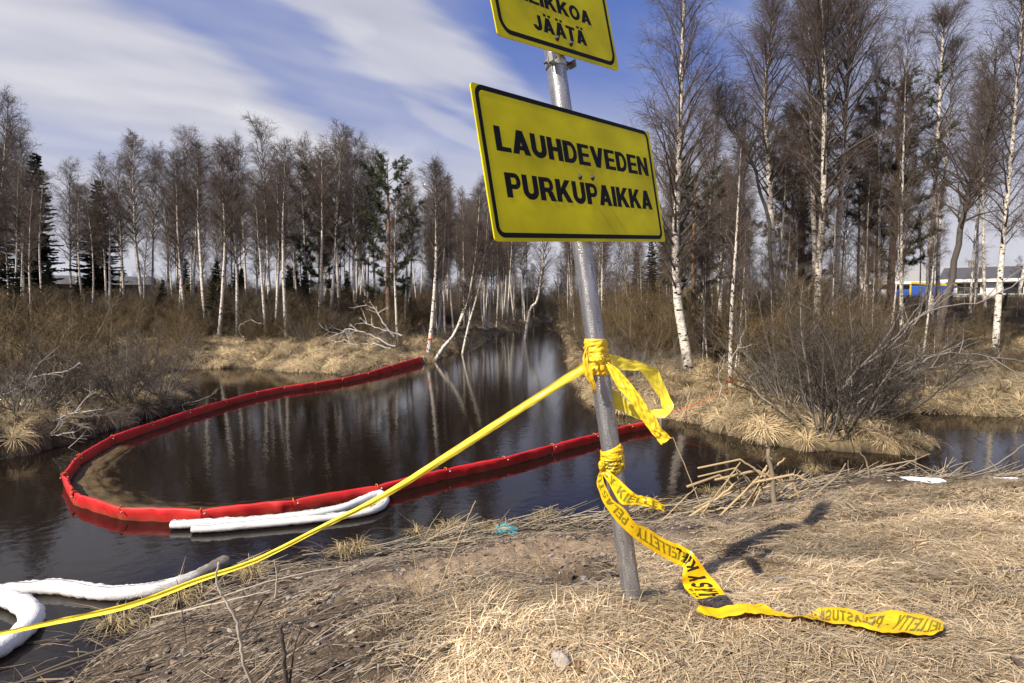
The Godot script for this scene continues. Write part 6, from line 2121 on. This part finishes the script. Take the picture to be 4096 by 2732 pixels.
# ---------------------------------------------------------------- ground cover
func build_grass() -> void:
	var r := rng(901)
	# near bank: straw laid flat
	var mats := []
	for i in 5:
		mats.append(mat_of_blades(910 + i, 110, 0.20, 0.04, 0.19, 0.020, 0.9, 0.0014, 1.22))
	var spots := []
	for i in 10000:
		var dist := sqrt(r.randf_range(1.4 * 1.4, 9.0 * 9.0)) if i % 3 == 0 else sqrt(r.randf_range(1.5 * 1.5, 5.2 * 5.2))
		var az := deg_to_rad(r.randf_range(-48, 48))
		var x := sin(az) * dist
		var z := -cos(az) * dist
		if land(x, z) != 0:
			continue
		var d := shore(x, z)
		if d < 0.45:
			continue
		var a := nz.get_noise_2d(x * 1.3 + 11.0, z * 1.3)
		var keep := smoothstep(-0.5, 0.3, d + a * 0.7 - straw_line(x))
		keep *= smoothstep(0.8, 1.15, sandy(x, z) + a * 0.3)
		keep = maxf(keep, 0.006)
		if r.randf() > keep:
			continue
		var yaw := 0.15 + nz.get_noise_2d(x * 0.5, z * 0.5 + 30.0) * 2.2 + r.randf_range(-0.3, 0.3)
		var k := r.randf_range(0.75, 1.2)
		var tone := 0.92 + nz.get_noise_2d(x * 0.9 + 70.0, z * 0.9) * 0.55
		spots.append([Transform3D(slope_basis(x, z, yaw, Vector3(k, k, k)), on(x, z, 0.004)), Color(tone, tone, tone)])
	var o := thing("dry_grass", "matted straw-coloured dry grass covering the near bank around the post", "grass", Vector3.ZERO, "", "stuff")
	scatter("straw", mats, spots, M.blades, o)
	# tussocks on the other banks
	var ts := []
	for i in 4:
		ts.append(tussock(930 + i, 60, 0.22, 0.5))
	var lists := [[], [], [], []]
	for i in 30000:
		var az := deg_to_rad(r.randf_range(-46, 46))
		var dist := sqrt(r.randf_range(8.0 * 8.0, 30.0 * 30.0))
		var x := sin(az) * dist
		var z := -cos(az) * dist
		var d := shore(x, z)
		var id := land(x, z)
		if d < 0.02 or d > (7.0 if id == 2 else 9.0) or id == 0:
			continue
		var a := nz.get_noise_2d(x * 0.6, z * 0.6)
		if id == 2 and r.randf() > smoothstep(7.5, 4.0, d + a * 3.0):
			continue
		if id == 1 and r.randf() > smoothstep(11.0, 3.0, d + a * 3.0):
			continue
		if lists[id].size() > 5000:
			continue
		var k := r.randf_range(0.6, 1.15) * (0.8 if id == 3 else 1.0)
		var tone := clampf(0.82 + nz.get_noise_2d(x * 1.7 + 5.0, z * 1.7) * 0.9, 0.25, 1.3)
		lists[id].append([Transform3D(slope_basis(x, z, r.randf() * TAU, Vector3(k, k * 0.75, k)), on(x, z, 0.0)), Color(tone, tone, tone)])
	for q in [[1, "straw-coloured tussock grass along the right bank and the spit"], [2, "pale bent tussock grass of the far left straw bank"], [3, "dry tussock grass of the left spit beside the boom"]]:
		var t := thing("tussock_grass", q[1], "grass", Vector3.ZERO, "", "stuff")
		scatter("straw", ts, lists[q[0]], M.blades, t)
	# reeds and straw litter along the near waterline
	var lit := []
	var lm := []
	for i in 3:
		lm.append(mat_of_blades(950 + i, 18, 0.22, 0.10, 0.45, 0.025, 0.6, 0.0024, 0.8))
	for i in 5200:
		var x := r.randf_range(-4.5, 9.0)
		var z := r.randf_range(-9.5, -3.2)
		if land(x, z) != 0:
			continue
		var d := shore(x, z) + nz.get_noise_2d(x, z) * 0.2
		if d < -0.25 or d > 0.75:
			continue
		if r.randf() > 0.42 - absf(d - 0.15) * 0.5:
			continue
		var k := r.randf_range(0.6, 1.2)
		var tone := r.randf_range(0.18, 0.9)
		lit.append([Transform3D(Basis(Vector3.UP, r.randfn(-0.15, 0.5)).scaled(Vector3(k, k, k)), Vector3(x, maxf(0.004, height(x, z)), z)), Color(tone, tone * 0.97, tone * 0.92)])
	var lo := thing("straw_litter", "dead straw and reed pieces washed up along the near waterline", "straw litter", Vector3.ZERO, "", "stuff")
	scatter("straw", lm, lit, M.blades, lo)
	# thin twigs and straws strewn over the bare soil
	var tw := []
	for i in 3:
		var rr := rng(975 + i)
		var b := MB.new()
		for k in 16:
			var p := Vector3(rr.randf_range(-0.2, 0.2), rr.randf_range(0.002, 0.014), rr.randf_range(-0.2, 0.2))
			var ya := rr.randfn(-0.25, 0.6)
			var l := rr.randf_range(0.05, 0.26)
			var d := Vector3(cos(ya), rr.randf_range(-0.05, 0.12), sin(ya)) * l
			var g := rr.randf_range(0.06, 0.42)
			var col := Color(g, g * 0.82, g * 0.62)
			b.tube(PackedVector3Array([p, p + d * 0.5 + Vector3(0, 0.006, rr.randf_range(-0.01, 0.01)), p + d]), PackedFloat32Array([rr.randf_range(0.0012, 0.0035), 0.001]), 4, col, col)
		tw.append(b.mesh())
	var tsp := []
	for i in 5200:
		var az := deg_to_rad(r.randf_range(-47, 44))
		var dist := sqrt(r.randf_range(1.5 * 1.5, 7.5 * 7.5))
		var x := sin(az) * dist
		var z := -cos(az) * dist
		if land(x, z) != 0:
			continue
		var d := shore(x, z)
		if d < 0.05 or r.randf() > (1.0 - smoothstep(-0.3, 0.5, d - straw_line(x))) * smoothstep(0.6, 1.3, sandy(x, z)) * 0.20:
			continue
		var k := r.randf_range(0.7, 1.3)
		tsp.append([Transform3D(slope_basis(x, z, r.randf_range(-0.5, 0.3), Vector3(k, k, k)), on(x, z, 0.004)), Color.WHITE])
	var wo := thing("twig_litter", "thin dead twigs and straws strewn over the bare soil on the left", "twig litter", Vector3.ZERO, "", "stuff")
	scatter("twig", tw, tsp, M.twigs, wo)
	var lf := []
	for i in 2:
		var b := MB.new()
		var rr := rng(978 + i)
		var pts := []
		for k in 5:
			for j in 3:
				var u := k / 4.0
				pts.append(Vector3((u - 0.5) * 1.0, 0.12 * absf(j - 1.0) + 0.15 * sin(u * 4.0), (j - 1.0) * sin(u * PI * 0.92 + 0.12) * 0.34))
		b.grid(pts, 3, Color.WHITE)
		lf.append(b.mesh())
	var ls := []
	for i in 1700:
		var az := deg_to_rad(r.randf_range(-47, 47))
		var dist := sqrt(r.randf_range(1.6 * 1.6, 7.5 * 7.5))
		var x := sin(az) * dist
		var z := -cos(az) * dist
		if land(x, z) != 0 or shore(x, z) < 0.2:
			continue
		var k := r.randf_range(0.022, 0.062)
		var g := r.randf_range(0.05, 0.26)
		ls.append([Transform3D(Basis.from_euler(Vector3(r.randf_range(-0.5, 0.5), r.randf() * TAU, r.randf_range(-0.5, 0.5))).scaled(Vector3(k, k, k)), on(x, z, 0.022)), Color(g, g * 0.72, g * 0.5)])
	var fl := thing("leaf_litter", "scattered brown dead leaves lying on the near bank", "dead leaves", Vector3.ZERO, "", "stuff")
	scatter("leaf", lf, ls, M.blades, fl)
	# heaps of broken stems washed up along the edge
	var hm := []
	for i in 3:
		var rr := rng(985 + i)
		var b := MB.new()
		for k in 14:
			var p := Vector3(rr.randf_range(-0.3, 0.3), rr.randf_range(0.0, 0.06), rr.randf_range(-0.15, 0.15))
			var ya := rr.randfn(0.0, 0.5)
			var l := rr.randf_range(0.2, 0.75)
			var d := Vector3(cos(ya), rr.randf_range(-0.12, 0.45), sin(ya)).normalized() * l
			var g := rr.randf_range(0.08, 0.42)
			var col := Color(g, g * 0.84, g * 0.62)
			b.tube(PackedVector3Array([p, p + d * 0.5 + rv(rr) * 0.02, p + d]), PackedFloat32Array([rr.randf_range(0.003, 0.008), 0.003]), 5, col, col, true)
		hm.append(b.mesh())
	var hs := []
	for q: Vector3 in [Vector3(2.104,0.03,-6.472), Vector3(2.398,0.03,-6.585), Vector3(2.714,0.03,-6.732), Vector3(3.03,0.03,-6.854), Vector3(3.35,0.03,-6.965), Vector3(3.749,0.03,-7.214), Vector3(4.147,0.03,-7.426), Vector3(4.606,0.03,-7.612), Vector3(5.022,0.03,-7.612), Vector3(5.405,0.03,-7.481), Vector3(5.873,0.03,-7.481), Vector3(6.418,0.03,-7.574), Vector3(6.916,0.03,-7.67), Vector3(-1.011,0.03,-5.449), Vector3(-0.774,0.03,-5.602), Vector3(-0.519,0.03,-5.709), Vector3(0.349,0.03,-5.959), Vector3(0.735,0.03,-6.055), Vector3(1.079,0.03,-6.117), Vector3(2.708,0.03,-6.585), Vector3(3.05,0.03,-6.658)]:
		for k in 3:
			var x := q.x + r.randf_range(-0.25, 0.25)
			var z := q.z + r.randf_range(-0.12, 0.16)
			var sc := r.randf_range(0.7, 1.1)
			hs.append([Transform3D(Basis(Vector3.UP, r.randfn(0.1, 0.4)).scaled(Vector3(sc, sc, sc)), Vector3(x, maxf(0.0, height(x, z)), z)), Color.WHITE])
	var ho := thing("stem_heap", "heap of broken reed stems and twigs washed up along the near water's edge", "reed stems", Vector3.ZERO, "", "stuff")
	scatter("stems", hm, hs, M.twigs, ho)
	# upright dead tufts at the water's edge
	var up := []
	for q: Vector2 in [Vector2(-0.75, -5.9), Vector2(-0.9, -5.75), Vector2(-0.2, -6.05), Vector2(-1.6, -5.4), Vector2(-2.3, -5.0), Vector2(-2.7, -4.6), Vector2(-2.9, -4.2), Vector2(1.55, -6.6), Vector2(0.4, -6.25), Vector2(2.6, -7.0), Vector2(4.4, -8.0)]:
		for i in 3:
			var x := q.x + r.randf_range(-0.15, 0.15)
			var z := q.y + r.randf_range(-0.12, 0.12)
			up.append([Transform3D(Basis(Vector3.UP, r.randf() * TAU).scaled(Vector3(0.5, 0.6, 0.5)), Vector3(x, maxf(0.0, height(x, z)), z)), Color(0.9, 0.9, 0.8)])
	var uo := thing("reed_tuft", "small upright tufts of dead reed standing in the near waterline", "reed", Vector3.ZERO, "", "stuff")
	scatter("straw", ts, up, M.blades, uo)
	# wood chips and bark crumbs on the bare soil, pebbles
	var chips := []
	for i in 4:
		var b := MB.new()
		var rr := rng(960 + i)
		var l := rr.randf_range(0.6, 1.0)
		var w := rr.randf_range(0.2, 0.45)
		var t := 0.10
		var top := []
		var bot := []
		for k in 6:
			var a := TAU * k / 6.0
			var p := Vector3(cos(a) * l * rr.randf_range(0.7, 1.1), t * rr.randf_range(0.4, 1.2), sin(a) * w * rr.randf_range(0.7, 1.2))
			top.append(p)
			bot.append(p - Vector3(0, t * 1.6, 0))
		for k in 6:
			var j := (k + 1) % 6
			b.tri(Vector3(0, t * 1.3, 0), top[k], top[j], Color.WHITE)
			b.quad(top[k], top[j], bot[j], bot[k], Color.WHITE)
		chips.append(b.mesh())
	var cs := []
	var pb := []
	for i in 16000:
		var az := deg_to_rad(r.randf_range(-46, 46))
		var dist := sqrt(r.randf_range(1.6 * 1.6, 8.5 * 8.5))
		var x := sin(az) * dist
		var z := -cos(az) * dist
		if land(x, z) != 0:
			continue
		var d := shore(x, z)
		if d < 0.12:
			continue
		var bare := 1.0 - smoothstep(-0.4, 0.4, d - straw_line(x))
		if r.randf() > maxf(bare, 0.03) * smoothstep(0.5, 1.2, sandy(x, z)):
			continue
		var y := height(x, z)
		if i % 5 == 0:
			var k := 0.005 + 0.016 * pow(r.randf(), 4)
			var g := r.randf_range(0.08, 0.30)
			pb.append([Transform3D(Basis.from_euler(Vector3(r.randf() * TAU, r.randf() * TAU, 0)).scaled(Vector3(k, k * 0.75, k)), Vector3(x, y + k * 0.3, z)), Color(g, g * 0.93, g * 0.86)])
		else:
			var k := 0.010 + 0.034 * pow(r.randf(), 2.5)
			var g := 0.05 + 0.36 * pow(r.randf(), 2)
			var bs := Basis.from_euler(Vector3(r.randf_range(-0.4, 0.4), r.randfn(-0.2, 0.8), r.randf_range(-0.4, 0.4)))
			cs.append([Transform3D(bs.scaled_local(Vector3(k, k, k)), Vector3(x, y + 0.006, z)), Color(g, g * 0.84, g * 0.66)])
	var co := thing("wood_chips", "grey and brown bark crumbs and wood chips strewn over the bare soil", "wood chips", Vector3.ZERO, "", "stuff")
	scatter("chip", chips, cs, M.blades, co)
	var po := thing("gravel", "small pebbles strewn over the bare soil of the near bank", "gravel", Vector3.ZERO, "", "stuff")
	scatter("pebble", [lump(Vector3.ZERO, 1.0, 970, Color.WHITE).mesh(), lump(Vector3.ZERO, 1.0, 971, Color.WHITE).mesh()], pb, M.blades, po)


func build_small() -> void:
	var p: Vector3 = Vector3(0.196,1,-2.162)
	p = on(p.x, p.z)
	tag(obj("stone", lump(p + Vector3(0, 0.022, 0), 0.046, 981, Color(0.36, 0.31, 0.27), Vector3(0.95, 0.95, 0.8)).mesh(), M.stone), "pale rough fist-sized stone on the straw at the picture's bottom", "stone")
	# curled leaf
	p = Vector3(0.275,1,-2.122)
	p = on(p.x, p.z, 0.012)
	var r := rng(985)
	var pts := []
	for i in 9:
		for j in 7:
			var u := i / 8.0
			var v := j / 6.0 - 0.5
			var wd := sin(u * PI) * (0.8 + 0.25 * sin(u * 19.0)) + 0.06
			pts.append(p + Vector3((u - 0.5) * 0.10, 0.10 * v * v + 0.018 * sin(u * 5.0), v * wd * 0.085) + rv(r) * 0.002)
	var b := MB.new()
	b.grid(pts, 7, Color(0.26, 0.15, 0.075))
	tag(obj("dry_leaf", b.mesh(), M.blades), "curled brown leaf lying beside the pale stone", "leaf")
	# teal wrapper
	p = Vector3(-0.07,0.06,-5.782)
	var q := noise(986, 1.0, 3)
	b = MB.new()
	pts = []
	var cols := []
	for i in 13:
		for j in 9:
			var u := i / 12.0 - 0.5
			var v := j / 8.0 - 0.5
			pts.append(Vector3(p.x, maxf(0.02, height(p.x, p.z)) + 0.035, p.z) + Vector3(u * 0.25, 0.03 * cos(u * 5.0) + q.get_noise_2d(u * 9.0, v * 9.0) * 0.035 - v * 0.04, v * 0.17))
			cols.append(Color(0.03, 0.36, 0.46) if absf(u - 0.05) > 0.16 or absf(v) > 0.2 else Color(0.38, 0.36, 0.16))
	b.grid(pts, 9, Color.WHITE)
	for i in cols.size():
		b.c[i] = cols[i]
	tag(obj("wrapper", b.mesh(), M.teal), "crumpled teal plastic wrapper at the water's edge", "wrapper")
	# snow left at the pond's edge
	for sp in [[Vector3(5.144,0.06,-7.193), 0.42, 0.10, "longer patch of melting snow between the sticks at the pond's edge", 987], [Vector3(6.504,0.06,-7.334), 0.30, 0.08, "small patch of melting snow near the picture's right edge", 988]]:
		var at: Vector3 = sp[0]
		at.y = maxf(0.0, height(at.x, at.z)) + 0.01
		tag(obj("snow_patch", lump(at, 1.0, sp[4], Color.WHITE, Vector3(sp[1], 0.045, sp[2])).mesh(), M.snow), sp[3], "snow")
	# bark pieces
	var bi := 0
	for bp in [[Vector3(1.523,0.93,-2.984), 0.10, "grey bark piece lying on the straw above the tape's middle"], [Vector3(2.6,0.95,-2.853), 0.09, "dark bark piece at the picture's right edge"], [Vector3(1.313,0.93,-2.937), 0.055, "flat pale bark chip beside the fold of the printed tape"], [Vector3(1.149,0.98,-2.343), 0.05, "small dark bark chip on the straw below the lying tape"]]:
		var at: Vector3 = bp[0]
		at = on(at.x, at.z, 0.014)
		var col: Color = [Color(0.16, 0.14, 0.13), Color(0.08, 0.07, 0.06), Color(0.36, 0.30, 0.24), Color(0.07, 0.055, 0.045)][bi]
		tag(obj("bark_piece", lump(at, bp[1], 990 + bi, col, Vector3(1.0, 0.16, 0.38)).mesh(), M.stone), bp[2], "bark")
		bi += 1
	# green tuft
	p = Vector3(0.024,0.8,-3.178)
	var gb := MB.new()
	var rr := rng(995)
	for i in 260:
		var a := rr.randf() * TAU
		var d := sqrt(rr.randf())
		var x := p.x + cos(a) * d * 0.13
		var z := p.z + sin(a) * d * 0.06
		var at := on(x, z)
		var dir := (Vector3(rr.randf_range(-1, 1), 0.8, rr.randf_range(-1, 1))).normalized() * rr.randf_range(0.03, 0.07)
		var sdv := dir.cross(Vector3.UP).normalized() * 0.0022
		gb.tri(at - sdv, at + sdv, at + dir, Color(0.07, 0.095, 0.02) * rr.randf_range(0.5, 1.4))
	tag(obj("green_tuft", gb.mesh(), M.blades), "small tuft of green grass on the bare soil below the sand", "grass tuft")
